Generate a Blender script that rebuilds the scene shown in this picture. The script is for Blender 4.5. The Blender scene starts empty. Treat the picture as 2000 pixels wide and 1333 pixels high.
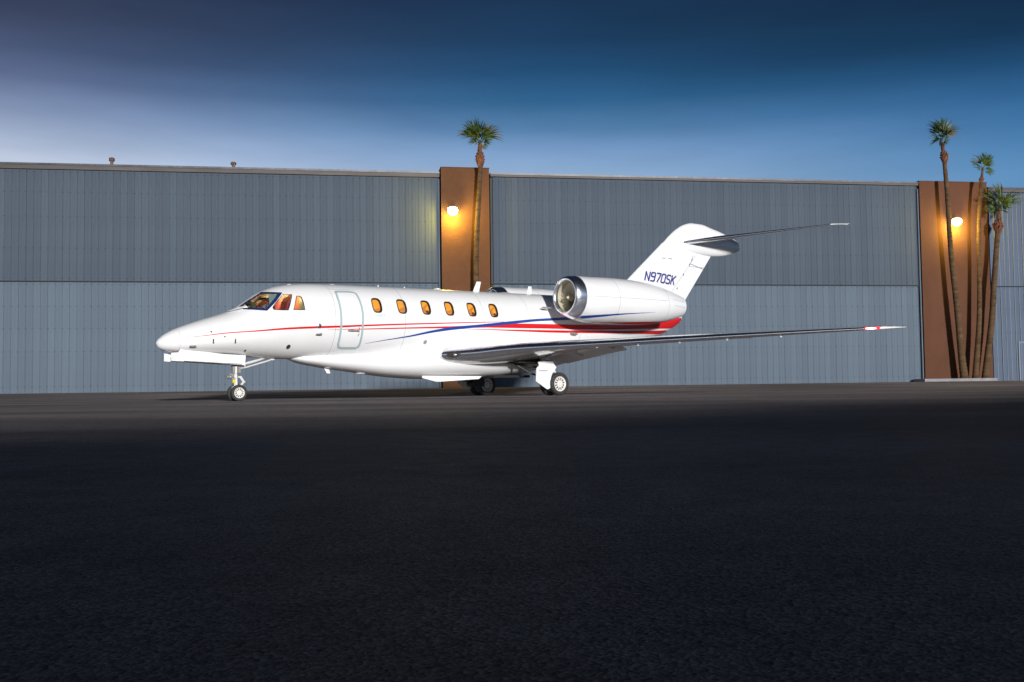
import bpy, bmesh, math, random
import numpy as np
from mathutils import Matrix, Vector, Euler
random.seed(7)
scn = bpy.context.scene
col = scn.collection
PI = math.pi

# ------------------------------------------------------------------ camera
CAM_H, PITCH, ROLL, FPX = 0.261, 0.046535, 0.013033, 1925.36
cam_d = bpy.data.cameras.new('camera')
cam_d.sensor_width = 36.0
cam_d.lens = FPX / 2000 * 36
cam_d.clip_start, cam_d.clip_end = 0.05, 3000
cam = bpy.data.objects.new('camera', cam_d)
col.objects.link(cam)
_fw = Vector((0, math.cos(PITCH), math.sin(PITCH)))
_up = Vector((0, -math.sin(PITCH), math.cos(PITCH)))
_rt = Vector((1, 0, 0))
_r2 = _rt * math.cos(ROLL) - _up * math.sin(ROLL)
_u2 = _rt * math.sin(ROLL) + _up * math.cos(ROLL)
cam.matrix_world = Matrix(((_r2.x, _u2.x, -_fw.x, 0), (_r2.y, _u2.y, -_fw.y, 0), (_r2.z, _u2.z, -_fw.z, CAM_H), (0, 0, 0, 1)))
scn.camera = cam

# ------------------------------------------------------------------ sky, sun, exposure
SUN_EL, SUN_AZ = math.radians(10.5), math.radians(20.0)      # low light from behind the camera, a little to the right
sun_dir = Vector((math.sin(SUN_AZ) * math.cos(SUN_EL), -math.cos(SUN_AZ) * math.cos(SUN_EL), math.sin(SUN_EL)))
world = bpy.data.worlds.new('World')
scn.world = world
world.use_nodes = True
wn, wl = world.node_tree.nodes, world.node_tree.links
wn.clear()
w_out = wn.new('ShaderNodeOutputWorld')
w_bg = wn.new('ShaderNodeBackground')
w_bg.inputs['Strength'].default_value = 1.0
wl.new(w_bg.outputs[0], w_out.inputs[0])
w_sky = wn.new('ShaderNodeTexSky')
w_sky.sky_type = 'NISHITA'
w_sky.sun_disc = False
w_sky.sun_elevation = SUN_EL
w_sky.sun_rotation = math.atan2(sun_dir.x, sun_dir.y)
w_scale = wn.new('ShaderNodeVectorMath'); w_scale.operation = 'SCALE'
w_scale.inputs['Scale'].default_value = 0.05
wl.new(w_sky.outputs[0], w_scale.inputs[0])
w_tc = wn.new('ShaderNodeTexCoord')
w_sep = wn.new('ShaderNodeSeparateXYZ')
wl.new(w_tc.outputs['Generated'], w_sep.inputs[0])


def s2l(*c):
    return tuple(((v / 255) / 12.92 if v / 255 <= 0.04045 else ((v / 255 + 0.055) / 1.055) ** 2.4) for v in c) + (1,)


def sky_ramp(stops):
    r = wn.new('ShaderNodeValToRGB')
    r.color_ramp.interpolation = 'LINEAR'
    el = r.color_ramp.elements
    while len(el) < len(stops):
        el.new(0.5)
    for e, (p, c) in zip(el, stops):
        e.position = p
        e.color = s2l(*c)
    wl.new(w_sep.outputs['Z'], r.inputs[0])
    return r


ramp_w = sky_ramp([(0.0, (208, 214, 230)), (0.185, (206, 216, 234)), (0.21, (194, 204, 224)), (0.232, (164, 178, 204)), (0.255, (132, 146, 178)), (0.28, (98, 110, 144)), (0.305, (75, 85, 115)), (0.335, (60, 67, 92)), (0.38, (48, 54, 78)), (0.50, (30, 37, 57)), (0.70, (16, 24, 40)), (1.0, (9, 17, 32))])
ramp_c = sky_ramp([(0.0, (170, 194, 220)), (0.185, (166, 192, 220)), (0.21, (150, 180, 214)), (0.232, (126, 160, 202)), (0.255, (86, 130, 174)), (0.28, (48, 98, 141)), (0.305, (35, 78, 118)), (0.335, (29, 61, 95)), (0.38, (25, 48, 78)), (0.50, (17, 34, 58)), (0.70, (12, 24, 42)), (1.0, (9, 17, 32))])
ramp_e = sky_ramp([(0.0, (112, 158, 202)), (0.185, (90, 142, 190)), (0.21, (70, 124, 173)), (0.232, (54, 108, 157)), (0.255, (41, 92, 139)), (0.28, (29, 70, 109)), (0.305, (22, 53, 84)), (0.335, (19, 44, 70)), (0.38, (18, 42, 70)), (0.50, (14, 31, 54)), (0.70, (11, 23, 40)), (1.0, (9, 17, 32))])


def w_range(x0, x1):
    r = wn.new('ShaderNodeMapRange')
    r.interpolation_type = 'SMOOTHSTEP'
    r.inputs['From Min'].default_value = x0
    r.inputs['From Max'].default_value = x1
    wl.new(w_sep.outputs['X'], r.inputs['Value'])
    return r.outputs[0]


def w_blend(f, a_, b_):
    m_ = wn.new('ShaderNodeMix'); m_.data_type = 'RGBA'
    wl.new(f, m_.inputs[0]); wl.new(a_, m_.inputs[6]); wl.new(b_, m_.inputs[7])
    return m_


w_mix = w_blend(w_range(-0.05, 0.55), w_blend(w_range(-0.58, 0.06), ramp_w.outputs[0], ramp_c.outputs[0]).outputs[2], ramp_e.outputs[0])
w_map = wn.new('ShaderNodeMapping')
w_map.inputs['Scale'].default_value = (1.6, 1.6, 9.0)
w_map.inputs['Rotation'].default_value = (0.0, math.radians(9), 0.3)
wl.new(w_tc.outputs['Generated'], w_map.inputs[0])
w_noise = wn.new('ShaderNodeTexNoise')
w_noise.inputs['Scale'].default_value = 2.2
w_noise.inputs['Detail'].default_value = 6
w_noise.inputs['Roughness'].default_value = 0.55
wl.new(w_map.outputs[0], w_noise.inputs['Vector'])
w_cl = wn.new('ShaderNodeMapRange')
w_cl.inputs['From Min'].default_value, w_cl.inputs['From Max'].default_value = 0.35, 0.75
w_cl.inputs['To Min'].default_value, w_cl.inputs['To Max'].default_value = 0.95, 1.16
wl.new(w_noise.outputs['Fac'], w_cl.inputs['Value'])
w_str = wn.new('ShaderNodeVectorMath'); w_str.operation = 'SCALE'
wl.new(w_mix.outputs[2], w_str.inputs[0]); wl.new(w_cl.outputs[0], w_str.inputs['Scale'])
w_mix2 = wn.new('ShaderNodeMix'); w_mix2.data_type = 'RGBA'
w_mix2.inputs[0].default_value = 0.99
wl.new(w_scale.outputs[0], w_mix2.inputs[6])
wl.new(w_str.outputs[0], w_mix2.inputs[7])
wl.new(w_mix2.outputs[2], w_bg.inputs['Color'])

sun_d = bpy.data.lights.new('sun', 'SUN')
sun_d.energy = 4.5
sun_d.angle = math.radians(3.5)
sun_d.color = (1.0, 0.975, 0.95)
sun = bpy.data.objects.new('sun', sun_d)
sun.rotation_euler = sun_dir.to_track_quat('Z', 'Y').to_euler()
sun.location = (20, -40, 30)
col.objects.link(sun)

scn.view_settings.view_transform = 'Standard'
scn.view_settings.look = 'None'
scn.view_settings.exposure = 0.0
scn.view_settings.gamma = 1.0
scn.view_settings.use_curve_mapping = False
scn.cycles.max_bounces = 8
scn.cycles.transparent_max_bounces = 8

# ------------------------------------------------------------------ materials


def mat(name, base, rough=0.5, metal=0.0, spec=0.5, coat=0.0, noise=None, bump=None, emit=None, rand=0.0, trans=0.0):
    """base: linear rgb. noise=(scale, amount[, stretch xyz]); bump=(scale, strength, distance); rand: per-object value shift"""
    m = bpy.data.materials.new(name)
    m.use_nodes = True
    n, l = m.node_tree.nodes, m.node_tree.links
    b = n['Principled BSDF']
    b.inputs['Base Color'].default_value = (*base, 1)
    b.inputs['Roughness'].default_value = rough
    b.inputs['Metallic'].default_value = metal
    b.inputs['Specular IOR Level'].default_value = spec
    b.inputs['Coat Weight'].default_value = coat
    b.inputs['Coat Roughness'].default_value = 0.05
    b.inputs['Transmission Weight'].default_value = trans
    if emit:
        b.inputs['Emission Color'].default_value = (*emit[0], 1)
        b.inputs['Emission Strength'].default_value = emit[1]
    tc = n.new('ShaderNodeTexCoord')
    last = None
    if noise:
        mp = n.new('ShaderNodeMapping')
        if len(noise) > 2:
            mp.inputs['Scale'].default_value = noise[2]
        l.new(tc.outputs['Object'], mp.inputs[0])
        t = n.new('ShaderNodeTexNoise')
        t.inputs['Scale'].default_value = noise[0]
        t.inputs['Detail'].default_value = 6
        t.inputs['Roughness'].default_value = 0.65
        l.new(mp.outputs[0], t.inputs['Vector'])
        mr = n.new('ShaderNodeMapRange')
        mr.inputs['From Min'].default_value, mr.inputs['From Max'].default_value = 0.3, 0.7
        mr.inputs['To Min'].default_value, mr.inputs['To Max'].default_value = 1 - noise[1], 1 + noise[1]
        l.new(t.outputs['Fac'], mr.inputs['Value'])
        last = mr.outputs[0]
    if rand:
        oi = n.new('ShaderNodeObjectInfo')
        mr = n.new('ShaderNodeMapRange')
        mr.inputs['To Min'].default_value, mr.inputs['To Max'].default_value = 1 - rand, 1 + rand
        l.new(oi.outputs['Random'], mr.inputs['Value'])
        if last:
            mm = n.new('ShaderNodeMath'); mm.operation = 'MULTIPLY'
            l.new(last, mm.inputs[0]); l.new(mr.outputs[0], mm.inputs[1])
            last = mm.outputs[0]
        else:
            last = mr.outputs[0]
    if last:
        sc = n.new('ShaderNodeVectorMath'); sc.operation = 'SCALE'
        sc.inputs[0].default_value = base
        l.new(last, sc.inputs['Scale'])
        l.new(sc.outputs[0], b.inputs['Base Color'])
    if bump:
        t = n.new('ShaderNodeTexNoise')
        t.inputs['Scale'].default_value = bump[0]
        t.inputs['Detail'].default_value = 4
        l.new(tc.outputs['Object'], t.inputs['Vector'])
        bp = n.new('ShaderNodeBump')
        bp.inputs['Strength'].default_value = bump[1]
        bp.inputs['Distance'].default_value = bump[2]
        l.new(t.outputs['Fac'], bp.inputs['Height'])
        l.new(bp.outputs[0], b.inputs['Normal'])
    return m


M = {}
M['white'] = mat('white_paint', (0.80, 0.80, 0.80), 0.28, coat=0.35, noise=(1.3, 0.025))
M['white_gear'] = mat('white_gear_paint', (0.62, 0.61, 0.58), 0.4, noise=(9, 0.06))
M['wing_grey'] = mat('glossy_wing_paint', (0.74, 0.74, 0.73), 0.16, coat=1.0, noise=(2.0, 0.08, (1, 0.25, 1)))
M['chrome'] = mat('polished_metal', (0.86, 0.90, 0.97), 0.27, metal=1.0, noise=(4, 0.05), bump=(2.5, 0.02, 0.01))
M['alloy'] = mat('dull_alloy', (0.36, 0.35, 0.33), 0.45, metal=0.5, noise=(14, 0.15))
M['rim'] = mat('wheel_rim_paint', (0.72, 0.70, 0.66), 0.4, noise=(20, 0.08))
M['dark_metal'] = mat('dark_gear_metal', (0.05, 0.047, 0.045), 0.55, metal=0.3, noise=(15, 0.3))
M['black'] = mat('cavity_shade_black', (0.012, 0.012, 0.013), 0.8)  # flat black paints in the shade inside bays and openings
M['rubber'] = mat('tyre_rubber', (0.028, 0.027, 0.026), 0.72, noise=(18, 0.25))
M['red'] = mat('red_stripe_paint', (0.62, 0.012, 0.014), 0.28, coat=0.35)
M['blue'] = mat('blue_stripe_paint', (0.012, 0.05, 0.28), 0.28, coat=0.35)
M['navy'] = mat('navy_lettering_paint', (0.012, 0.03, 0.20), 0.3)
M['pink'] = mat('red_letter_shadow_paint', (0.66, 0.30, 0.32), 0.35)
M['seal'] = mat('grey_door_trim_paint', (0.36, 0.45, 0.47), 0.4)
M['seam'] = mat('panel_seam', (0.34, 0.35, 0.36), 0.6)
M['window_trim'] = mat('dark_window_trim', (0.035, 0.02, 0.018), 0.35)
M['windshield_trim'] = mat('navy_windshield_frame', (0.018, 0.028, 0.10), 0.25, coat=0.3)
M['shade'] = mat('amber_window_shade', (0.42, 0.19, 0.02), 0.7, emit=((1.0, 0.36, 0.012), 0.42), noise=(5, 0.2))
M['shade_fold'] = mat('amber_shade_fold', (0.34, 0.13, 0.02), 0.7, emit=((1.0, 0.24, 0.012), 0.26))
M['cabin_dark'] = mat('brown_seat_leather', (0.10, 0.035, 0.02), 0.5)
M['cock_cream'] = mat('cream_cockpit_trim', (0.62, 0.42, 0.16), 0.6, noise=(6, 0.12))
M['cock_wall'] = mat('rust_bulkhead_trim', (0.30, 0.085, 0.05), 0.6, noise=(5, 0.2))
M['cock_dark'] = mat('dark_glareshield', (0.03, 0.022, 0.02), 0.6)
M['cock_red'] = mat('maroon_seat', (0.22, 0.03, 0.03), 0.6, noise=(10, 0.2))
M['cock_panel'] = mat('green_grey_cockpit_panel', (0.10, 0.16, 0.15), 0.5)
M['fan'] = mat('bronze_fan_blades', (0.55, 0.48, 0.33), 0.6, metal=0.1, noise=(20, 0.15))
M['duct'] = mat('inlet_duct_lining', (0.45, 0.42, 0.32), 0.5, noise=(12, 0.15))
M['yellow'] = mat('yellow_gear_box', (0.75, 0.55, 0.0), 0.4)
M['red_lens'] = mat('red_navigation_lens', (0.7, 0.02, 0.04), 0.2, emit=((1.0, 0.03, 0.08), 1.3))
M['nav_bulb'] = mat('lit_navigation_bulb', (1, 0.8, 0.6), 0.2, emit=((1.0, 0.75, 0.55), 6.0))
M['red_mark'] = mat('red_marking', (0.35, 0.02, 0.02), 0.5)
# thin clear glass
g = bpy.data.materials.new('thin_window_glass'); g.use_nodes = True
_n, _l = g.node_tree.nodes, g.node_tree.links
_n.clear()
_o = _n.new('ShaderNodeOutputMaterial'); _mx = _n.new('ShaderNodeMixShader'); _t = _n.new('ShaderNodeBsdfTransparent'); _gl = _n.new('ShaderNodeBsdfGlossy'); _fr = _n.new('ShaderNodeFresnel')
_t.inputs[0].default_value = (0.9, 0.95, 0.93, 1); _gl.inputs['Roughness'].default_value = 0.03; _fr.inputs[0].default_value = 1.45
_l.new(_fr.outputs[0], _mx.inputs[0]); _l.new(_t.outputs[0], _mx.inputs[1]); _l.new(_gl.outputs[0], _mx.inputs[2]); _l.new(_mx.outputs[0], _o.inputs[0])
M['glass'] = g

M['panel'] = mat('blue_grey_door_panel_dim', (0.073, 0.093, 0.120), 0.8, spec=0.15, noise=(0.9, 0.15, (1, 1, 0.3)), rand=0.07)  # door paint darkened for the weaker light high on the wall
M['panel_lit'] = mat('blue_grey_door_panel_lit', (0.104, 0.134, 0.170), 0.8, spec=0.15, noise=(0.8, 0.14, (1, 1, 0.3)), rand=0.07)  # same door paint, lightened for the stronger light low on the wall
M['panel_pale'] = mat('pale_blue_wall_panel', (0.070, 0.098, 0.150), 0.6, spec=0.3, noise=(0.9, 0.15, (1, 1, 0.4)), rand=0.06)
M['rib_pale'] = mat('pale_panel_rib', (0.17, 0.20, 0.25), 0.35)
M['wall_dark'] = mat('dark_hangar_frame', (0.028, 0.033, 0.04), 0.7)
M['screw'] = mat('panel_screw', (0.016, 0.022, 0.028), 0.7)
M['fascia'] = mat('weathered_roof_fascia', (0.062, 0.052, 0.048), 0.6, noise=(1.2, 0.35, (0.4, 1, 3)))
M['flashing'] = mat('bare_roof_flashing', (0.05, 0.052, 0.062), 0.45, metal=0.25, noise=(0.7, 0.5, (0.6, 1, 1)), bump=(1.5, 0.5, 0.05))
M['roof'] = mat('grey_roof_sheet', (0.14, 0.14, 0.15), 0.7, noise=(1, 0.2))
M['stucco'] = mat('brown_stucco', (0.112, 0.050, 0.024), 0.9, spec=0.2, noise=(0.55, 0.2), bump=(26, 0.5, 0.02))
M['stucco2'] = mat('rust_brown_stucco', (0.100, 0.044, 0.026), 0.9, spec=0.2, noise=(0.5, 0.2, (1, 1, 0.5)), bump=(26, 0.5, 0.02))
M['vent'] = mat('rusty_vent_pipe', (0.14, 0.075, 0.045), 0.7, noise=(8, 0.3))
M['concrete'] = mat('pale_concrete', (0.22, 0.22, 0.24), 0.85, noise=(2.5, 0.25), bump=(30, 0.3, 0.01))
M['soil'] = mat('planter_soil', (0.06, 0.045, 0.03), 0.95, noise=(5, 0.3))
M['trunk'] = mat('palm_trunk_bark', (0.092, 0.055, 0.028), 0.9, spec=0.2, noise=(2.2, 0.55, (1, 1, 3.0)), bump=(14, 0.8, 0.03))
M['boot'] = mat('dry_leaf_bases', (0.15, 0.06, 0.032), 0.85, noise=(6, 0.5))
M['frond'] = mat('palm_leaf_green', (0.042, 0.075, 0.014), 0.5, noise=(2.5, 0.4), rand=0.35)
M['frond_dry'] = mat('dry_palm_leaf', (0.13, 0.10, 0.035), 0.7, noise=(2.5, 0.4), rand=0.3)
M['lamp_body'] = mat('bronze_lamp_housing', (0.05, 0.035, 0.025), 0.5, metal=0.5)
M['lamp_lens'] = mat('lit_sodium_lens', (1, 0.8, 0.4), 0.3, emit=((1.0, 0.78, 0.28), 30.0))
M['line_paint'] = mat('worn_white_line_paint', (0.42, 0.42, 0.42), 0.75, noise=(4, 0.4))

# asphalt: aggregate, patches, seams
a = bpy.data.materials.new('weathered_asphalt'); a.use_nodes = True
n, l = a.node_tree.nodes, a.node_tree.links
b = n['Principled BSDF']
tc = n.new('ShaderNodeTexCoord')


def tex(scale, detail=4, kind='ShaderNodeTexNoise', stretch=None):
    t = n.new(kind)
    t.inputs['Scale'].default_value = scale
    if kind == 'ShaderNodeTexNoise':
        t.inputs['Detail'].default_value = detail
    if stretch:
        mp = n.new('ShaderNodeMapping'); mp.inputs['Scale'].default_value = stretch
        l.new(tc.outputs['Object'], mp.inputs[0]); l.new(mp.outputs[0], t.inputs['Vector'])
    else:
        l.new(tc.outputs['Object'], t.inputs['Vector'])
    return t


def mrange(src, a0, a1, b0, b1):
    m_ = n.new('ShaderNodeMapRange')
    for k, v in zip(('From Min', 'From Max', 'To Min', 'To Max'), (a0, a1, b0, b1)):
        m_.inputs[k].default_value = v
    l.new(src, m_.inputs['Value'])
    return m_.outputs[0]


def mult(x, y):
    m_ = n.new('ShaderNodeMath'); m_.operation = 'MULTIPLY'
    l.new(x, m_.inputs[0]); l.new(y, m_.inputs[1])
    return m_.outputs[0]


stones = tex(165, 2, 'ShaderNodeTexVoronoi')
fine = tex(420, 3)
patch = tex(0.35, 5, stretch=(0.35, 1.0, 1))
mid = tex(6, 5)
v = mult(mrange(stones.outputs['Color'], 0, 1, 0.45, 1.6), mrange(fine.outputs['Fac'], 0.3, 0.7, 0.7, 1.3))
v = mult(v, mult(mrange(patch.outputs['Fac'], 0.3, 0.7, 0.6, 1.4), mrange(mid.outputs['Fac'], 0.3, 0.7, 0.85, 1.15)))
sc = n.new('ShaderNodeVectorMath'); sc.operation = 'SCALE'
sc.inputs[0].default_value = (0.215, 0.190, 0.186)
l.new(v, sc.inputs['Scale'])
l.new(sc.outputs[0], b.inputs['Base Color'])
b.inputs['Roughness'].default_value = 0.7
b.inputs['Specular IOR Level'].default_value = 0.02
hsum = n.new('ShaderNodeMath'); hsum.operation = 'ADD'
l.new(mrange(stones.outputs['Distance'], 0, 0.8, 1, 0), hsum.inputs[0]); l.new(mrange(fine.outputs['Fac'], 0, 1, 0, 0.5), hsum.inputs[1])
bp = n.new('ShaderNodeBump')
bp.inputs['Strength'].default_value = 0.9
bp.inputs['Distance'].default_value = 0.004
l.new(hsum.outputs[0], bp.inputs['Height'])
l.new(bp.outputs[0], b.inputs['Normal'])
M['asphalt'] = a

# ------------------------------------------------------------------ helpers


def mesh(name, verts, faces, mats, smooth=False, midx=None, sharp=None):
    me = bpy.data.meshes.new(name)
    me.from_pydata([tuple(map(float, p)) for p in verts], [], [tuple(int(i) for i in f) for f in faces])
    for m_ in (mats if isinstance(mats, (list, tuple)) else [mats]):
        me.materials.append(m_)
    if midx:
        for p, i in zip(me.polygons, midx):
            p.material_index = i
    if smooth:
        for p in me.polygons:
            p.use_smooth = True
        if sharp:
            me.set_sharp_from_angle(angle=math.radians(sharp))
    me.update()
    return me


def obj(name, data, parent=None, loc=None, rot=None):
    o = bpy.data.objects.new(name, data)
    col.objects.link(o)
    if parent is not None:
        o.parent = parent
    if loc is not None:
        o.location = loc
    if rot is not None:
        o.rotation_euler = rot
    return o


def thing(name, label, cat, loc=(0, 0, 0), rz=0.0, group=None):
    o = obj(name, None, None, loc, (0, 0, rz))
    o.empty_display_size = 0.3
    o['label'] = label
    o['category'] = cat
    if group:
        o['group'] = group
    return o


class MB:
    """collects simple solids into one mesh"""

    def __init__(self):
        self.v, self.f, self.mi, self.cur = [], [], [], 0

    def add(self, verts, faces):
        k = len(self.v)
        self.v += [tuple(p) for p in verts]
        self.f += [tuple(i + k for i in f) for f in faces]
        self.mi += [self.cur] * len(faces)
        return self

    def box(self, x0, x1, y0, y1, z0, z1):
        return self.add([(x, y, z) for z in (z0, z1) for y in (y0, y1) for x in (x0, x1)],
                        [(0, 2, 3, 1), (4, 5, 7, 6), (0, 1, 5, 4), (2, 6, 7, 3), (0, 4, 6, 2), (1, 3, 7, 5)])

    def tube(self, pts, rad, n=12, cap=True):
        pts = [Vector(p) for p in pts]
        rad = rad if isinstance(rad, (list, tuple)) else [rad] * len(pts)
        rings = []
        for i, p in enumerate(pts):
            t = (pts[min(i + 1, len(pts) - 1)] - pts[max(i - 1, 0)]).normalized()
            q = Vector((0, 0, 1)) if abs(t.z) < 0.9 else Vector((1, 0, 0))
            u = t.cross(q).normalized(); w = u.cross(t)
            rings.append([p + (u * math.cos(2 * PI * k / n) + w * math.sin(2 * PI * k / n)) * rad[i] for k in range(n)])
        vs = [q for r in rings for q in r]
        fs = [(i * n + k, i * n + (k + 1) % n, (i + 1) * n + (k + 1) % n, (i + 1) * n + k) for i in range(len(pts) - 1) for k in range(n)]
        if cap:
            fs += [tuple(range(n))[::-1], tuple((len(pts) - 1) * n + k for k in range(n))]
        return self.add(vs, fs)

    def lathe(self, prof, axis='y', c=(0, 0, 0), n=32, closed=True):
        """prof: (along axis, radius)"""
        vs = []
        for h, r in prof:
            for k in range(n):
                t = 2 * PI * k / n
                ca, sa = r * math.cos(t), r * math.sin(t)
                p = {'x': (h, ca, sa), 'y': (ca, h, sa), 'z': (ca, sa, h)}[axis]
                vs.append((p[0] + c[0], p[1] + c[1], p[2] + c[2]))
        m_ = len(prof)
        fs = [(i * n + k, i * n + (k + 1) % n, (i + 1) * n + (k + 1) % n, (i + 1) * n + k) for i in range(m_ - 1) for k in range(n)]
        if closed:
            fs += [tuple(range(n))[::-1], tuple((m_ - 1) * n + k for k in range(n))]
        return self.add(vs, fs)

    def plate(self, poly, y0, y1, slope=0.0):
        """prism of a polygon in (x, z) between y0 and y1; slope leans it with height"""
        k = len(poly)
        zr = max(p[1] for p in poly)
        vs = [(p[0], y0 + slope * (p[1] - zr), p[1]) for p in poly] + [(p[0], y1 + slope * (p[1] - zr), p[1]) for p in poly]
        fs = [tuple(range(k)), tuple(range(2 * k - 1, k - 1, -1))] + [(i, (i + 1) % k, (i + 1) % k + k, i + k) for i in range(k)]
        return self.add(vs, fs)

    def build(self, name, mats, parent=None, smooth=False, sharp=None, fix=True, **kw):
        me = mesh(name, self.v, self.f, mats, smooth, self.mi, None)
        if fix:
            bm = bmesh.new(); bm.from_mesh(me)
            bmesh.ops.recalc_face_normals(bm, faces=bm.faces)
            bm.to_mesh(me); bm.free()
        if smooth and sharp:
            me.set_sharp_from_angle(angle=math.radians(sharp))
        return obj(name, me, parent, **kw)


def copy_tree(o, parent=None):
    c = o.copy()
    col.objects.link(c)
    if parent is not None:
        c.parent = parent
    for ch in list(o.children):
        copy_tree(ch, c)
    return c


def lerp(a_, b_, t):
    return a_ + (b_ - a_) * t


def pchip(xs, ys):
    xs = np.array(xs, float); ys = np.array(ys, float); h = np.diff(xs); d = np.diff(ys) / h
    m_ = np.zeros(len(xs))
    for i in range(1, len(xs) - 1):
        if d[i - 1] * d[i] > 0:
            w1 = 2 * h[i] + h[i - 1]; w2 = h[i] + 2 * h[i - 1]
            m_[i] = (w1 + w2) / (w1 / d[i - 1] + w2 / d[i])
    m_[0] = d[0]; m_[-1] = d[-1]

    def f(x):
        x = np.clip(x, xs[0], xs[-1]); i = np.clip(np.searchsorted(xs, x) - 1, 0, len(h) - 1)
        t = (x - xs[i]) / h[i]; t2 = t * t; t3 = t2 * t
        return (2 * t3 - 3 * t2 + 1) * ys[i] + (t3 - 2 * t2 + t) * h[i] * m_[i] + (-2 * t3 + 3 * t2) * ys[i + 1] + (t3 - t2) * h[i] * m_[i + 1]
    return f


# ------------------------------------------------------------------ the apron
HY, HD = 0.160769, 50.0                       # direction and distance of the hangar row
hx = Vector((math.cos(HY), math.sin(HY), 0)); hn = Vector((-math.sin(HY), math.cos(HY), 0))


def hp(s, back=0.0, z=0.0):
    return Vector((0, HD, 0)) + hx * s + hn * back + Vector((0, 0, z))


def rise(back):                                # the apron climbs a hand's breadth to the doors
    t = min(max((back + 17) / 15.5, 0), 1)
    return 0.25 * t * t * (3 - 2 * t)


backs = [-420, -120, -60, -40, -30, -24, -20] + [-17 + 1.55 * i for i in range(11)] + [0, 60, 400]
gv, gf = [], []
for i, bk in enumerate(backs):
    for s in (-420, -40, 0, 40, 420):
        gv.append(hp(s, bk, rise(bk)))
for i in range(len(backs) - 1):
    for j in range(4):
        gf.append((i * 5 + j, i * 5 + j + 1, (i + 1) * 5 + j + 1, (i + 1) * 5 + j))
o = obj('apron', mesh('apron', gv, gf, M['asphalt'], smooth=True)); o['kind'] = 'structure'


def ground_strip(name, s0, s1, b0, b1, material):
    vs, fs = [], []
    for i in range(9):
        bk = lerp(b0, b1, i / 8)
        vs += [hp(s0, bk, rise(bk) + 0.004), hp(s1, bk, rise(bk) + 0.004)]
    for i in range(8):
        fs.append((2 * i, 2 * i + 1, 2 * i + 3, 2 * i + 2))
    o = obj(name, mesh(name, vs, fs, material)); o['kind'] = 'structure'
    return o


ground_strip('painted_line', -10.6, -8.3, -21.5, -20.9, M['line_paint'])
ground_strip('painted_line', 1.0, 22.4, -1.15, -0.95, M['line_paint'])

# ------------------------------------------------------------------ hangars


def panel_mesh(name, w, h, lip, material, lipmat=None, gap=0.002):
    """one metal sheet with a folded lip along one edge; origin at its lower left front corner"""
    prof = [(gap, 0.0), (gap, -0.022), (w * 0.45, -0.022), (w * 0.47, -0.026), (w * 0.53, -0.026), (w * 0.55, -0.022),
            (w - 0.034, -0.022), (w - 0.030, -0.022 - lip), (w - 0.005, -0.022 - lip), (w - 0.004, 0.0)]
    k = len(prof)
    vs = [(x, y, 0) for x, y in prof] + [(x, y, h) for x, y in prof]
    fs = [(i, i + 1, k + i + 1, k + i) for i in range(k - 1)] + [tuple(range(k))[::-1], tuple(range(k, 2 * k))]
    mi = [1 if (lipmat and i in (6, 7, 8)) else 0 for i in range(len(fs))]
    return mesh(name, vs, fs, [material, lipmat or material], midx=mi)


def screw_strip(parent, s0, s1, zs, pitch, y):
    vs, fs = [], []
    for z in zs:
        x = s0
        while x < s1:
            for dx in (0.035, pitch - 0.05):
                k = len(vs)
                r = 0.015
                cx = x + dx
                vs += [(cx - r, y, z - r), (cx + r, y, z - r), (cx + r, y, z + r), (cx - r, y, z + r), (cx, y - 0.012, z)]
                fs += [(k, k + 1, k + 4), (k + 1, k + 2, k + 4), (k + 2, k + 3, k + 4), (k + 3, k, k + 4)]
            x += pitch
    o = obj('screw', mesh('screw', vs, fs, M['screw']), parent)
    o['kind'] = 'stuff'
    return o


def hangar(label, s0, s1, ztop, zmid, ztrim, w, lip, m_up, m_low, lipmat=None, rows=(), low_back=0.05, depth=34):
    z0 = 0.25
    t = thing('hangar', label, 'hangar', hp(s0, 0, 0), HY)
    L = s1 - s0
    MB().box(0, L, 0.06, depth, 0.2, ztop - 0.06).build('wall', M['wall_dark'], t)
    MB().box(-0.1, L + 0.1, 0.02, depth + 0.3, ztop - 0.055, ztop + 0.02).build('roof', M['roof'], t)
    MB().box(0, L, -0.11, 0.018, ztrim, ztop - 0.075).build('roof_fascia', M['fascia'], t)
    MB().box(0, L, -0.14, 0.5, ztop - 0.07, ztop + 0.025).build('roof_flashing', M['flashing'], t)
    gaps = ((0.002, 1.0), (0.0045, 0.7), (0.001, 1.25), (0.003, 0.3))
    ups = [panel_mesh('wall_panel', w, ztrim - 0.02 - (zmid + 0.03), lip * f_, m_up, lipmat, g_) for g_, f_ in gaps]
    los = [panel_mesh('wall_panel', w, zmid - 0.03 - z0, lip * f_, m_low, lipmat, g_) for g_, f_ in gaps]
    rnd = random.Random(int(s0 * 10))
    k = int(L / w)
    off = (L - k * w) / 2
    for i in range(k):
        x = off + i * w
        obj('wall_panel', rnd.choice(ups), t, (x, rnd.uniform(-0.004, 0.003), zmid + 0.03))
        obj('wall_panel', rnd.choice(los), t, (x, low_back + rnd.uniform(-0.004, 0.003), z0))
    MB().box(0, L, -0.05, 0.058, zmid - 0.012, zmid + 0.012).build('door_rail', M['wall_dark'], t)
    MB().box(0, L, 0.0, 0.05, 0.2, 0.246).build('door_sill', M['concrete'], t)
    screw_strip(t, off, L - 0.1, [z for z in rows if z > zmid], w, -0.0235)
    screw_strip(t, off, L - 0.1, [z for z in rows if z < zmid], w, low_back - 0.0235)
    return t


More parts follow.
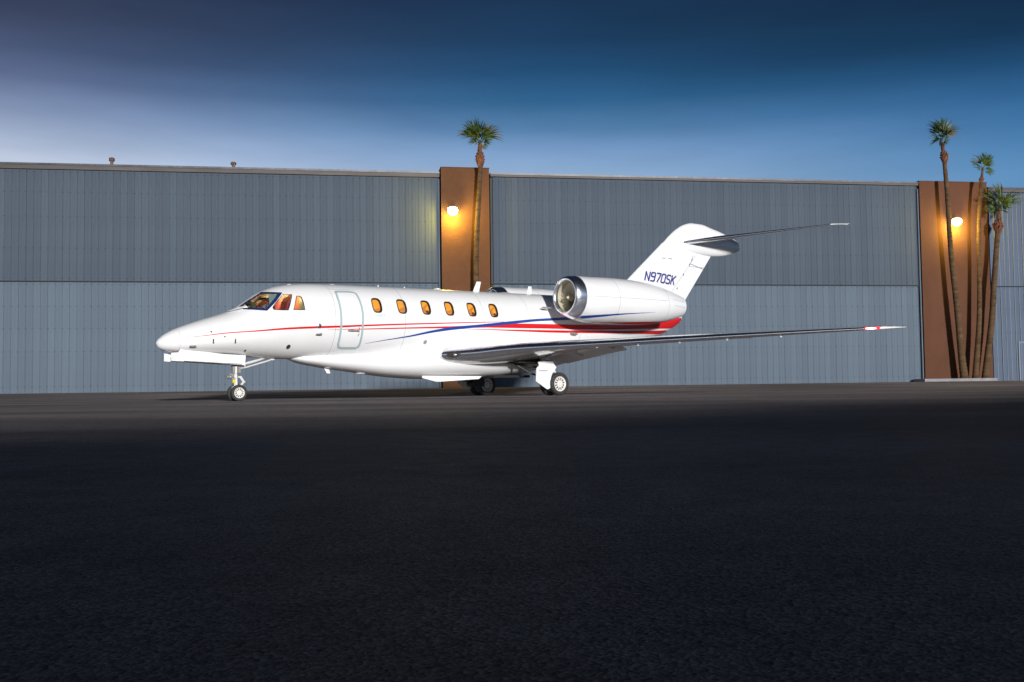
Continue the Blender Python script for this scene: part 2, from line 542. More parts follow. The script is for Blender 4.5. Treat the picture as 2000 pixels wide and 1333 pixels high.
rows = (9.79, 8.63, 7.12, 10.75, 5.68, 5.4, 4.35, 3.3, 2.2, 0.55)
h_left = hangar('long blue-grey metal hangar left of the single-palm pylon, two small vents on its roof', -33.0, -3.62, 11.14, 5.53, 10.88, 0.325, 0.014, M['panel'], M['panel_lit'], rows=rows)
h_mid = hangar('long blue-grey metal hangar door between the two brown pylons, behind the jet tail', -1.02, 22.62, 11.15, 5.49, 10.98, 0.325, 0.014, M['panel'], M['panel_lit'], rows=rows)
h_right = hangar('paler ribbed metal hangar wall at the right edge beyond the palms', 26.82, 38.0, 10.96, 5.46, 10.72, 0.285, 0.04, M['panel_pale'], M['panel_pale'], M['rib_pale'], rows=(9.3, 8.1, 6.9, 4.2, 2.9, 1.4), low_back=0.02)
# small side door in the pale hangar
sd = MB().box(1.62, 2.75, -0.03, 0.05, 0.25, 2.32).build('side_door', M['panel_pale'], h_right)
MB().box(1.55, 1.62, -0.06, 0.05, 0.25, 2.40).box(2.75, 2.82, -0.06, 0.05, 0.25, 2.40).box(1.62, 2.75, -0.06, 0.05, 2.325, 2.40).build('door_frame', M['rib_pale'], sd)
for i, (s, hgt) in enumerate(((-19.42, 0.42), (-13.73, 0.34))):
    v_ = MB().lathe([(0, 0.075), (hgt * 0.62, 0.075)], 'z', n=16).build('roof_vent', M['vent'], h_left, True, 40, loc=(s + 33.0, 0.25, 11.16))
    MB().lathe([(hgt * 0.55, 0.09), (hgt * 0.58, 0.13), (hgt * 0.72, 0.14), (hgt * 0.76, 0.10), (hgt * 0.8, 0.14), (hgt * 0.92, 0.13), (hgt, 0.06)], 'z', n=16).build('vent_cap', M['vent'], v_, True, 40)
# a joint cap and downlight bracket strip at the door ends
for hgr, L in ((h_left, 29.38), (h_mid, 23.64)):
    MB().box(L - 0.07, L - 0.005, -0.08, -0.03, 0.25, 10.8).build('edge_trim', M['panel_lit'], hgr)

p_left = thing('pylon', 'brown stucco pylon behind the single palm and the jet cabin', 'pylon', hp(-3.56, 0, 0), HY, 'brown pylons between the hangars')
MB().box(0, 2.44, -0.32, 6, 0.2, 11.33).build('shaft', M['stucco'], p_left)
MB().box(-0.02, 2.46, -0.34, 6, 11.33, 11.37).build('coping', M['stucco2'], p_left)
p_right = thing('pylon', 'wider rust-brown stucco pylon behind three palms at right', 'pylon', hp(22.67, 0, 0), HY, 'brown pylons between the hangars')
MB().box(0, 4.05, -0.12, 6, 0.2, 11.20).build('shaft', M['stucco2'], p_right)
MB().box(-0.02, 4.07, -0.14, 6, 11.20, 11.25).build('coping', M['stucco'], p_right)
MB().box(4.05, 4.13, -0.02, 0.2, 0.25, 10.9).build('gap_shade_strip', M['wall_dark'], p_right)  # solid dark strip painting the shade between pylon and wall

kerb = thing('planter', 'low concrete kerbed planter at the foot of the right pylon', 'planter', hp(21.95, 0, 0.2), HY)
MB().box(0, 4.25, -1.22, -1.06, 0, 0.2).box(0, 0.15, -1.06, -0.14, 0, 0.2).box(4.10, 4.25, -1.06, -0.14, 0, 0.2).build('kerb', M['concrete'], kerb)
MB().box(0.15, 4.10, -1.06, -0.14, 0, 0.16).build('soil', M['soil'], kerb)


def wall_lamp(label, s, z, proud, power):
    t = thing('wall_lamp', label, 'lamp', hp(s, -proud, z), HY, 'lit lamps on the pylons')
    MB().box(-0.12, 0.12, -0.09, 0, -0.13, 0.16).box(-0.14, 0.14, -0.42, -0.0901, 0.12, 0.17).build('housing', M['lamp_body'], t)
    me = MB().lathe([(-0.30, 0.03), (-0.27, 0.13), (-0.17, 0.23), (-0.03, 0.26), (0.08, 0.22), (0.118, 0.10)], 'z', c=(0, -0.34, 0), n=20)
    me.build('lens', M['lamp_lens'], t, True)
    ld = bpy.data.lights.new('lamp_light', 'POINT')
    ld.energy = power
    ld.color = (1.0, 0.70, 0.08)
    ld.shadow_soft_size = 0.12
    obj('lamp_light', ld, t, (0, -0.62, -0.40))
    return t


wall_lamp('glowing wall lamp on the left pylon beside the single palm trunk', -3.02, 9.15, 0.32, 430)
wall_lamp('glowing wall lamp on the right pylon behind the tallest palm trunk', 24.62, 9.02, 0.12, 430)

# unseen hangar-shaped sun blocker, added behind the camera to shade the near asphalt
SH_H = 5.0
ed = Vector((0.8, 0.6, 0))
shade_shift = SH_H / math.tan(SUN_EL)
sh = Vector((sun_dir.x, sun_dir.y, 0)).normalized() * shade_shift
p0 = Vector((-3.6, 7.6, 0)) + sh
t = thing('hangar', 'low hangar-shaped sun blocker added unseen behind the photographer', 'hangar', p0 - ed * 55, math.atan2(ed.y, ed.x))
MB().box(0, 125, -24, 0, 0, SH_H - 0.3).build('wall', M['panel'], t)
MB().add([(-0.4, -24.4, SH_H - 0.3), (125.4, -24.4, SH_H - 0.3), (125.4, 0.4, SH_H - 0.3), (-0.4, 0.4, SH_H - 0.3), (-0.4, -12, SH_H + 0.0), (125.4, -12, SH_H + 0.0), (-0.4, 0.4, SH_H), (125.4, 0.4, SH_H), (-0.4, -24.4, SH_H), (125.4, -24.4, SH_H)],
         [(0, 1, 2, 3), (3, 2, 7, 6), (0, 8, 9, 1), (6, 7, 5, 4), (4, 5, 9, 8), (0, 3, 6, 4, 8), (1, 9, 5, 7, 2)]).build('roof', M['roof'], t)
for i in range(8):
    MB().box(6 + i * 15, 14 + i * 15, 0.0, 0.08, 0, 4.0).build('blocker_door', M['panel_lit'], t)

# ------------------------------------------------------------------ palms


def frond_mesh(seed, dry=False, n=17, spread=58, blade=0.95, pet=0.50):
    r = random.Random(seed)
    mb = MB()
    sag = r.uniform(0.10, 0.3)
    pts = [(0, 0, 0), (pet * 0.5, 0, -0.02), (pet, 0, -0.06)]
    mb.tube(pts, [0.022, 0.016, 0.012], 5)
    for k in range(n):
        f = (k / (n - 1)) * 2 - 1
        an = math.radians(f * spread + r.uniform(-3, 3))
        ln = blade * (1 - 0.25 * abs(f)) * r.uniform(0.82, 1.08)
        d = Vector((math.cos(an), math.sin(an), -0.10 - 0.25 * abs(f)))
        side = Vector((-math.sin(an), math.cos(an), 0))
        base = Vector((pet - 0.04, 0, -0.06))
        drop = sag * r.uniform(0.6, 1.5)
        w0, w1, w2 = 0.010, 0.026, 0.012
        p1_ = base + d * ln * 0.45 + Vector((0, 0, 0.02))
        p2_ = base + d * ln * 0.8 + Vector((0, 0, -drop * 0.45))
        p3_ = base + d * ln + Vector((0, 0, -drop * 1.3))
        tw = Vector((0, 0, r.uniform(-0.02, 0.02)))
        mb.add([base - side * w0, base + side * w0, p1_ + side * w1 + tw, p1_ - side * w1 - tw, p2_ + side * w2 + tw, p2_ - side * w2 - tw, p3_],
               [(0, 1, 2, 3), (3, 2, 4, 5), (5, 4, 6)])
    return mesh('frond', mb.v, mb.f, M['frond_dry'] if dry else M['frond'])


FR = [frond_mesh(i) for i in range(5)]
FRD = frond_mesh(11, True)


def palm(label, pts, rads, boot, dirs, back, scale=1.0, seed=0, base_z=0.3):
    """pts: (s, z) along the trunk; boot: (z0, z1, rmax); dirs: (heading deg in the wall plane, lean toward viewer deg, size)"""
    r = random.Random(seed)
    pts = [(s_ + 0.7 * math.tan(math.atan2(s_, HD) + 2 * HY * 0.5), z_ + (z_ - 0.26) * 0.014) for s_, z_ in pts]
    boot = (boot[0] * 1.013, boot[1] * 1.013, boot[2])
    dirs = [(a_, l_, k_ * (1.38 if 62 < a_ < 118 else 1.18 if 42 < a_ < 138 else 0.85)) for a_, l_, k_ in dirs]
    root_s, root_z = pts[0]
    t = thing('palm_tree', label, 'palm tree', hp(root_s, back, base_z), HY, 'palms by the pylons')
    fs_ = pchip([p[1] for p in pts], [p[0] for p in pts])
    fr = pchip([p[1] for p in pts], rads)
    z0, z1 = pts[0][1], pts[-1][1]
    nseg = int((z1 - z0) / 0.11)
    P_, R_ = [], []
    for i in range(nseg + 1):
        z = lerp(z0, z1, i / nseg)
        rr = float(fr(z)) * 0.86 * (1 + 0.06 * ((i % 2) * 2 - 1) + r.uniform(-0.04, 0.04))
        P_.append((float(fs_(z)) - root_s, 0.03 * math.sin(z * 1.1), z - base_z)); R_.append(rr)
    P_[0] = (P_[0][0], P_[0][1], -0.12)
    MB().tube(P_, R_, 14).build('trunk', M['trunk'], t, True, 35)
    # ragged skirt of old leaf bases
    mb = MB()
    b0, b1, br = boot
    rowsn = 8
    for i in range(rowsn):
        f = i / (rowsn - 1)
        z = lerp(b0, b1, f)
        rad = br * (0.55 + 0.45 * math.sin(PI * min(1, f * 1.6 + 0.15))) * (1 - 0.75 * max(0, f - 0.35))
        cs = float(fs_(min(z, z1))) - root_s
        for k in range(9):
            an = 2 * PI * k / 9 + i * 0.35 + r.uniform(-0.15, 0.15)
            ca, sa = math.cos(an), math.sin(an)
            ro = rad * r.uniform(0.8, 1.2)
            h_ = (b1 - b0) * 0.26
            wd = rad * 0.45
            c_ = Vector((cs, 0, z - base_z))
            o_ = Vector((ca, sa, 0)); sd_ = Vector((-sa, ca, 0))
            mb.add([c_ + o_ * ro * 0.35 - sd_ * wd - Vector((0, 0, h_)), c_ + o_ * ro * 0.35 + sd_ * wd - Vector((0, 0, h_)),
                    c_ + o_ * ro + sd_ * wd * 0.4 + Vector((0, 0, h_ * 0.25)), c_ + o_ * ro - sd_ * wd * 0.4 + Vector((0, 0, h_ * 0.25)),
                    c_ + o_ * ro * 0.5 + Vector((0, 0, h_ * 0.6))],
                   [(0, 1, 2, 3), (3, 2, 4), (0, 3, 4), (1, 4, 2), (0, 4, 1)])
    mb.build('leaf_base_skirt', M['boot'], t)
    # crown
    top = Vector((pts[-1][0] - root_s, 0, z1 - base_z - 0.05))
    for (ang, lean, size) in dirs:
        a_ = math.radians(ang); le = math.radians(lean)
        d = Vector((math.cos(a_) * math.cos(le), -math.sin(le), math.sin(a_) * math.cos(le)))
        side = Vector((0, -1, 0)) if abs(d.y) < 0.8 else Vector((1, 0, 0))
        # the blade faces the light more or less
        zax = (side - d * side.dot(d)).normalized()
        tw = r.uniform(-1.35, 1.35)
        yax = zax.cross(d).normalized()
        zz = zax * math.cos(tw) + yax * math.sin(tw)
        if zz.z < -0.3:
            zz = -zz
        yy = zz.cross(d).normalized()
        m4 = Matrix(((d.x, yy.x, zz.x, top.x), (d.y, yy.y, zz.y, top.y), (d.z, yy.z, zz.z, top.z), (0, 0, 0, 1))) @ Matrix.Scale(size * scale * r.uniform(0.92, 1.08), 4)
        o = obj('frond', FRD if r.random() < 0.07 else FR[r.randrange(5)], t)
        o.matrix_local = m4
    return t


palm('single slender palm standing before the left lit pylon', [(-1.99, 0.25), (-1.99, 5.2), (-1.98, 6.2), (-1.90, 8.2), (-1.80, 9.8), (-1.72, 11.2), (-1.72, 12.35)],
     [0.19, 0.165, 0.16, 0.15, 0.14, 0.13, 0.07], (11.35, 12.35, 0.27),
     [(120, 10, 1.2), (113, -15, 1.25), (128, 25, 1.1), (140, 0, 0.85), (103, 20, 1.15), (95, -25, 1.0), (80, 15, 0.95), (66, -10, 1.1), (54, 10, 1.2), (48, 25, 1.15), (42, -20, 1.0), (20, 10, 0.65), (-20, 10, 0.55), (165, 35, 0.55), (85, 50, 0.8), (60, 45, 0.8), (110, 45, 0.8), (-40, 40, 0.5), (150, 10, 0.75)], -0.8, 0.72, 3, 0.24)
palm('tallest palm at right, its leaning trunk crossing in front of the right lamp', [(24.04, 0.40), (23.81, 3.11), (23.57, 6.39), (23.45, 8.59), (23.37, 10.51), (23.30, 12.31), (23.16, 13.2)],
     [0.24, 0.19, 0.165, 0.15, 0.135, 0.12, 0.07], (12.1, 12.95, 0.22),
     [(178, 5, 0.95), (168, 20, 0.85), (150, 10, 0.7), (130, 0, 0.85), (115, 20, 0.95), (100, -10, 1.0), (85, 15, 1.0), (72, 0, 1.05), (58, 10, 1.1), (50, 25, 0.95), (20, 15, 0.55), (-20, 10, 0.5), (-60, 30, 0.5), (200, 30, 0.6), (225, 15, 0.5), (90, 50, 0.8), (120, 50, 0.7), (0, 45, 0.55)], -0.8, 0.72, 5, 0.3)
palm('thin middle palm of three at right, lower crown above the right pylon', [(24.69, 0.40), (24.97, 3.11), (25.13, 6.4), (25.19, 8.61), (25.35, 10.55), (25.55, 11.7)],
     [0.20, 0.155, 0.13, 0.12, 0.105, 0.06], (10.95, 11.5, 0.13),
     [(160, 10, 0.7), (140, 20, 0.75), (128, -10, 0.8), (110, 10, 0.75), (92, 25, 0.7), (72, 0, 0.9), (62, 15, 0.95), (55, 30, 0.7), (25, 10, 0.55), (-5, 10, 0.85), (-12, 25, 0.8), (-35, 20, 0.5), (190, 25, 0.45), (90, 50, 0.6)], -0.8, 0.68, 8, 0.3)
palm('shortest palm at right with bright crown before the pale hangar wall', [(25.26, 0.40), (25.69, 3.1), (25.93, 5.3), (26.15, 6.96), (26.29, 8.35), (26.42, 9.55)],
     [0.22, 0.185, 0.17, 0.16, 0.15, 0.08], (8.35, 9.4, 0.30),
     [(172, 10, 0.95), (180, 25, 0.9), (160, -10, 0.9), (145, 15, 0.8), (120, 10, 0.85), (105, -5, 1.0), (92, 15, 1.05), (75, 5, 1.05), (55, 20, 1.05), (45, 0, 1.1), (35, 15, 0.95), (10, 10, 0.7), (-15, 25, 0.6), (200, 20, 0.6), (90, 45, 0.8), (50, 45, 0.7), (140, 45, 0.7)], -0.8, 0.76, 13, 0.3)

# ------------------------------------------------------------------ the jet (x aft from the nose wheel, y to starboard, z up)
jet = thing('business_jet', 'white twin-engine business jet with red and blue stripes parked on the asphalt', 'airplane', (-6.866984, 24.58835, 0), 0.649394)
FUS = [(-1.995, 1.412, 1.408, .004, 1.41), (-1.97, 1.475, 1.335, .075, 1.41), (-1.92, 1.53, 1.285, .135, 1.41), (-1.84, 1.602, 1.245, .20, 1.415), (-1.70, 1.69, 1.21, .275, 1.42), (-1.509, 1.782, 1.187, .36, 1.43),
       (-1.2, 1.903, 1.172, .465, 1.46), (-.935, 1.997, 1.162, .54, 1.49), (-.342, 2.194, 1.140, .672, 1.57), (-.095, 2.306, 1.124, .715, 1.62), (.1, 2.437, 1.105, .75, 1.67),
       (.55, 2.735, 1.078, .82, 1.78), (.81, 2.850, 1.066, .852, 1.85), (1.01, 2.915, 1.058, .875, 1.9), (1.43, 2.985, 1.046, .915, 1.97), (1.85, 3.022, 1.042, .943, 2.02),
       (2.75, 3.044, 1.04, .97, 2.06), (5, 3.066, 1.04, .975, 2.06), (8, 3.09, 1.04, .975, 2.06), (10, 3.105, 1.06, .965, 2.07), (11, 3.1, 1.15, .93, 2.1), (12, 3.09, 1.32, .86, 2.16),
       (13, 3.06, 1.52, .74, 2.25), (14, 3.0, 1.75, .58, 2.35), (15, 2.9, 2.0, .38, 2.45), (15.7, 2.8, 2.3, .2, 2.55), (16.02, 2.66, 2.52, .06, 2.58), (16.05, 2.585, 2.575, .004, 2.58)]
_c = list(zip(*FUS))
f_zt, f_zb, f_w, f_zc = [pchip(_c[0], _c[i]) for i in (1, 2, 3, 4)]


def fus_y(x, z, off=0.0):
    zt, zb, w, zc = f_zt(x) + off, f_zb(x) - off, f_w(x) + off, f_zc(x)
    k = (z - zc) / (zt - zc) if z > zc else (zc - z) / (zc - zb)
    return float(w * math.sqrt(max(0.0, 1 - k * k)))


def loft(mb, rings, caps=True):
    n_ = len(rings[0])
    vs = [p for r in rings for p in r]
    fs = [(i * n_ + k, i * n_ + (k + 1) % n_, (i + 1) * n_ + (k + 1) % n_, (i + 1) * n_ + k) for i in range(len(rings) - 1) for k in range(n_)]
    if caps:
        fs += [tuple(range(n_))[::-1], tuple((len(rings) - 1) * n_ + k for k in range(n_))]
    return mb.add(vs, fs)


def fus_ring(x, off=0.0, n_=72):
    zt, zb, w, zc = float(f_zt(x)) + off, float(f_zb(x)) - off, float(f_w(x)) + off, float(f_zc(x))
    out = []
    for k in range(n_):
        t = 2 * PI * k / n_
        s_ = math.sin(t)
        out.append((x, w * math.cos(t), zc + (zt - zc if s_ > 0 else zc - zb) * s_))
    return out


def stations(x0, x1, dx):
    k = max(2, int(round((x1 - x0) / dx)))
    return [lerp(x0, x1, i / k) for i in range(k + 1)]


xs_n = [-1.994, -1.985, -1.97, -1.95, -1.92, -1.88, -1.84, -1.78, -1.70, -1.62, -1.565, -1.535]
rad_ = MB(); loft(rad_, [fus_ring(x) for x in xs_n])
rad_.build('radome', M['white'], jet, True, 50)
xs_f = [-1.53] + stations(-1.48, 2.2, 0.08) + stations(2.4, 13, 0.2)[0:] + stations(13.15, 15.7, 0.15) + [15.8, 15.88, 15.94, 15.98, 16.01, 16.03, 16.045]
fb = MB(); loft(fb, [fus_ring(x) for x in xs_f])
fus = fb.build('fuselage', M['white'], jet, True)

# openings: hollow cockpit, windshield, side windows, cabin window pockets
WS_G = [(.525, 2.690), (.849, 2.667), (.674, 2.487), (.468, 2.283), (.081, 2.318), (.052, 2.362), (.27, 2.517)]
WS_O = [(.575, 2.738), (.978, 2.717), (.755, 2.470), (.489, 2.222), (.005, 2.262), (-.012, 2.345), (.249, 2.528)]
SIDE1 = [(.966, 2.663), (1.187, 2.662), (.998, 2.252), (.868, 2.252), (.665, 2.255), (.640, 2.290), (.655, 2.336)]
SIDE2 = [(1.291, 2.620), (1.380, 2.622), (1.405, 2.585), (1.428, 2.272), (1.134, 2.267)]


def sellipse(cx, cz, hw, hh, e=3.4, n_=28):
    out = []
    for k in range(n_):
        t = 2 * PI * (k + .5) / n_
        c_, s_ = math.cos(t), math.sin(t)
        out.append((cx + hw * math.copysign(abs(c_) ** (2 / e), c_), cz + hh * math.copysign(abs(s_) ** (2 / e), s_)))
    return out


CAB = [sellipse(3.478 + .762 * i, 2.462, .132, .188) for i in range(6)]
cav = MB()
rings = []
for x in stations(-0.10, 2.1, 0.1):
    r_ = []
    ztop_ = float(f_zt(x)) - .03
    for i in range(25):
        z = lerp(1.78, ztop_, math.sin(PI / 2 * i / 24))
        r_.append((x, -fus_y(x, z, -.035), z))
    r_ += [(x, -y, z) for (x, y, z) in r_[::-1] if True]
    rings.append(r_)
loft(cav, rings)
cut = MB()
for poly in (WS_G, SIDE1, SIDE2):
    cut.plate(poly, -1.4, 1.4)
PK = .055
for poly in CAB:
    for sg in (-1, 1):
        k = len(poly)
        vs = [(x, sg * 1.3, z) for x, z in poly] + [(x, sg * (fus_y(x, z) - PK), z) for x, z in poly]
        cut.add(vs, [tuple(range(k)), tuple(range(2 * k - 1, k - 1, -1))] + [(i, (i + 1) % k, (i + 1) % k + k, i + k) for i in range(k)])


def temp_obj(mb):
    me = mesh('tool', mb.v, mb.f, M['white'])
    bm = bmesh.new(); bm.from_mesh(me); bmesh.ops.recalc_face_normals(bm, faces=bm.faces); bm.to_mesh(me); bm.free()
    o = bpy.data.objects.new('tool', me); col.objects.link(o)
    o.parent = jet
    return o


tools = [temp_obj(cav), temp_obj(cut)]
for t_ in tools:
    md = fus.modifiers.new('cut', 'BOOLEAN'); md.operation = 'DIFFERENCE'; md.solver = 'EXACT'; md.object = t_
bpy.context.view_layer.update()
dg = bpy.context.evaluated_depsgraph_get()
me2 = bpy.data.meshes.new_from_object(fus.evaluated_get(dg))
fus.modifiers.clear()
fus.data = me2
me2.name = 'fuselage'
for p in me2.polygons:
    p.use_smooth = True
me2.set_sharp_from_angle(angle=math.radians(28))
for t_ in tools:
    bpy.data.objects.remove(t_)


def skin(x, z, off, side):
    z = min(max(z, float(f_zb(x)) - off + .001), float(f_zt(x)) + off - .001)
    return (x, side * fus_y(x, z, off), z)


def densify(poly, k=6):
    out = []
    for i in range(len(poly)):
        a_, b_ = poly[i], poly[(i + 1) % len(poly)]
        out += [(lerp(a_[0], b_[0], t / k), lerp(a_[1], b_[1], t / k)) for t in range(k)]
    return out


def ring_on_skin(name, outer, inner, side, off, material, parent, lip=.012):
    """a frame that follows the skin, proud by off, folded in at its inner edge"""
    k = len(outer)
    vs = [skin(x, z, 0.0, side) for x, z in outer] + [skin(x, z, off, side) for x, z in outer] + [skin(x, z, off, side) for x, z in inner] + [skin(x, z, -lip, side) for x, z in inner]
    fs = [(r * k + i, r * k + (i + 1) % k, (r + 1) * k + (i + 1) % k, (r + 1) * k + i) for r in range(3) for i in range(k)]
    m_ = MB(); m_.add(vs, fs)
    return m_.build(name, material, parent, True, 40)


def pane_on_skin(name, poly, side, off, material, parent, shrink=1.0):
    cx = sum(p[0] for p in poly) / len(poly); cz = sum(p[1] for p in poly) / len(poly)
    vs, fs = [], []
    k = len(poly)
    lv = [1, .8, .6, .4, .2]
    for s_ in lv:
        vs += [skin(cx + (x - cx) * s_ * shrink, cz + (z - cz) * s_ * shrink, off, side) for x, z in poly]
    vs.append(skin(cx, cz, off, side))
    for r in range(len(lv) - 1):
        fs += [(r * k + i, r * k + (i + 1) % k, (r + 1) * k + (i + 1) % k, (r + 1) * k + i) for i in range(k)]
    fs += [((len(lv) - 1) * k + i, (len(lv) - 1) * k + (i + 1) % k, len(lv) * k) for i in range(k)]
    m_ = MB(); m_.add(vs, fs)
    return m_.build(name, material, parent, True)


def grow(poly, d):
    cx = sum(p[0] for p in poly) / len(poly); cz = sum(p[1] for p in poly) / len(poly)
    out = []
    for x, z in poly:
        v_ = Vector((x - cx, z - cz)); v_ = v_ * (1 + d / v_.length)
        out.append((cx + v_.x, cz + v_.y))
    return out


for sg in (-1, 1):
    # windshield and the two side windows of the flight deck
    w_ = ring_on_skin('windshield_frame', densify(WS_O), densify(WS_G), sg, .006, M['windshield_trim'], jet)
    pane_on_skin('windshield_glass', densify(WS_G), sg, -.012, M['glass'], w_)
    for poly in (SIDE1, SIDE2):
        d_ = densify(poly)
        w_ = ring_on_skin('cockpit_window_frame', grow(d_, .012), grow(d_, -.008), sg, .005, M['window_trim'], jet)
        pane_on_skin('cockpit_window_glass', d_, sg, -.012, M['glass'], w_)
    for i, poly in enumerate(CAB):
        w_ = ring_on_skin('cabin_window_frame', grow(poly, .016), grow(poly, -.012), sg, .005, M['window_trim'], jet)
        pane_on_skin('window_shade', grow(poly, -.004), sg, -PK + .012, M['shade'], w_)
        # inner trim line and pulled shade of differing height
        inn = sellipse(3.478 + .762 * i, 2.462, .112, .168)
        ring_on_skin('window_liner', grow(inn, .007), grow(inn, -.007), sg, -PK + .026, M['window_trim'], w_, lip=PK - .02)
        hgt = (.10, .16, .28, .14, .26, .30)[i]
        lo_ = [(x, z) for x, z in inn]
        zmin = 2.462 - .165
        strip_v, strip_f = [], []
        for q in range(9):
            x = 3.478 + .762 * i - .10 + .2 * q / 8
            for z in (zmin + .02, zmin + hgt * (.55 + .45 * q / 8)):
                strip_v.append(skin(x, z, -PK + .018, sg))
        for q in range(8):
            strip_f.append((2 * q, 2 * q + 2, 2 * q + 3, 2 * q + 1))
        m_ = MB(); m_.add(strip_v, strip_f); m_.build('shade_fold', M['shade_fold'], w_, True)
        if i in (2, 4, 5):
            m_ = MB(); cx_ = 3.52 + .762 * i
            m_.add([skin(cx_ + .05 * math.cos(2 * PI * q / 12), 2.345 + .045 * math.sin(2 * PI * q / 12), -PK + .022, sg) for q in range(12)], [tuple(range(12))])
            m_.build('seat_top', M['cabin_dark'], w_)

# flight deck interior, seen through the glass
_zz = [lerp(1.80, float(f_zt(1.64)) - .05, math.sin(PI / 2 * i / 12)) for i in range(13)]
_pp = [(-fus_y(1.64, z, -.045), z) for z in _zz] + [(fus_y(1.64, z, -.045), z) for z in _zz[::-1]]
m_ = MB(); k = len(_pp)
m_.add([(1.62, y, z) for y, z in _pp] + [(1.66, y, z) for y, z in _pp], [tuple(range(k)), tuple(range(2 * k - 1, k - 1, -1))] + [(i, (i + 1) % k, (i + 1) % k + k, i + k) for i in range(k)])
m_.build('cockpit_bulkhead', M['cock_wall'], jet)
MB().add([(.62, -.24, 2.63), (.62, .24, 2.63), (1.6, .40, 2.86), (1.6, -.40, 2.86), (.62, -.24, 2.645), (.62, .24, 2.645), (1.6, .40, 2.875), (1.6, -.40, 2.875)],
         [(0, 1, 2, 3), (7, 6, 5, 4), (0, 4, 5, 1), (1, 5, 6, 2), (2, 6, 7, 3), (3, 7, 4, 0)]).build('cockpit_headliner', M['cock_cream'], jet)
MB().plate([(.10, 2.10), (.10, 2.26), (.22, 2.30), (.42, 2.33), (.50, 2.31), (.50, 2.02)], -.50, .50).build('glareshield', M['cock_dark'], jet)
MB().box(.62, .98, -.16, .16, 2.56, 2.60).build('overhead_panel', M['cock_dark'], jet)
for sg in (-1, 1):
    MB().plate([(.95, 1.82), (1.02, 2.10), (1.10, 2.50), (1.18, 2.62), (1.26, 2.60), (1.24, 2.30), (1.20, 1.84)], sg * .38 - .20, sg * .38 + .20).plate([(.68, 1.84), (.68, 2.0), (1.02, 2.02), (1.0, 1.84)], sg * .38 - .21, sg * .38 + .21).build('cockpit_seat', M['cock_red'], jet)
    MB().plate([(.60, 2.28), (.60, 2.62), (.66, 2.66), (.78, 2.64), (.70, 2.28)], sg * .57 - .012, sg * .57 + .012).build('window_post', M['cock_panel'], jet)
    MB().box(1.60, 1.618, sg * .34 - .17, sg * .34 + .17, 2.25, 2.62).build('bulkhead_panel', M['cock_panel'], jet)
ld = bpy.data.lights.new('cockpit_light', 'POINT'); ld.energy = 20; ld.color = (1, .72, .34); ld.shadow_soft_size = .08
obj('cockpit_light', ld, jet, (1.35, 0, 2.66))

# painted stripes: strips that follow the skin


def strip(name, top, bot, material, off=.0035, parent=jet, dx=.12, rows_=4, side=-1, surf=None):
    ft = pchip(*zip(*top)); fbm = pchip(*zip(*bot))
    x0, x1 = max(top[0][0], bot[0][0]), max(top[-1][0], bot[-1][0])
    xs = stations(x0, x1, dx)
    vs, fs = [], []
    for x in xs:
        zt_, zb_ = float(ft(x)), float(fbm(x))
        for r in range(rows_ + 1):
            z = lerp(zb_, zt_, r / rows_)
            vs.append(surf(x, z, off, side) if surf else skin(x, z, off, side))
    k = rows_ + 1
    for i in range(len(xs) - 1):
        for r in range(rows_):
            fs.append((i * k + r, (i + 1) * k + r, (i + 1) * k + r + 1, i * k + r + 1))
    m_ = MB(); m_.add(vs, fs)
    return m_.build(name, material, parent, True)


R1T = [(-1.433, 1.533), (-1.0, 1.590), (-.55, 1.659), (.181, 1.727), (.978, 1.81), (1.711, 1.859), (2.378, 1.894), (3.041, 1.932), (4.239, 1.996), (5.617, 2.062), (6.709, 2.112), (7.618, 2.149)]
R1B = [(-1.433, 1.530), (-1.0, 1.574), (-.55, 1.633), (.18, 1.694), (.981, 1.762), (1.717, 1.806), (2.382, 1.842), (3.045, 1.888), (4.24, 1.959), (5.615, 2.032), (6.709, 2.088), (7.615, 2.138)]
R2T = [(2.032, 1.781), (2.4, 1.799), (3.047, 1.831), (4.246, 1.89), (5.619, 1.956), (6.443, 2.001), (7.155, 2.045), (7.892, 2.099), (9.34, 2.125), (10.364, 2.139), (11.24, 2.157), (12.558, 2.205), (13.356, 2.29), (14.828, 2.47), (15.832, 2.577), (16.04, 2.585)]
R2B = [(2.032, 1.777), (2.402, 1.788), (3.048, 1.808), (4.249, 1.858), (5.62, 1.908), (6.447, 1.938), (7.159, 1.962), (7.892, 1.969), (9.34, 1.987), (10.364, 1.994), (11.239, 2.014), (12.57, 2.06), (13.38, 2.10), (14.916, 2.165), (15.315, 2.19), (15.8, 2.36), (16.04, 2.575)]
R3T = [(6.119, 1.9), (6.802, 1.911), (7.896, 1.922), (9.34, 1.941), (11.475, 1.976), (14.0, 2.06), (14.631, 2.093), (15.1, 2.12)]
R3B = [(6.119, 1.895), (6.802, 1.895), (7.899, 1.883), (9.348, 1.872), (11.49, 1.902), (14.0, 1.955), (14.739, 1.983), (15.1, 2.05)]
BT = [(3.172, 1.45), (3.714, 1.551), (4.447, 1.679), (5.209, 1.845), (5.8, 1.943), (6.707, 2.036), (7.897, 2.172), (8.863, 2.269), (9.366, 2.307), (9.878, 2.346), (10.406, 2.386), (11.5, 2.42)]
BB = [(3.174, 1.445), (3.719, 1.534), (4.455, 1.643), (5.218, 1.781), (5.807, 1.862), (6.708, 1.96), (7.893, 2.087), (8.852, 2.195), (9.351, 2.229), (9.86, 2.263), (10.385, 2.297), (11.5, 2.36)]
for sg in (-1, 1):
    strip('red_stripe', R1T, R1B, M['red'], .0035, side=sg)
    strip('red_stripe', R2T, R2B, M['red'], .0035, side=sg, rows_=8)
    strip('red_stripe', R3T, R3B, M['red'], .0035, side=sg)
    strip('blue_stripe', BT, BB, M['blue'], .007, side=sg)

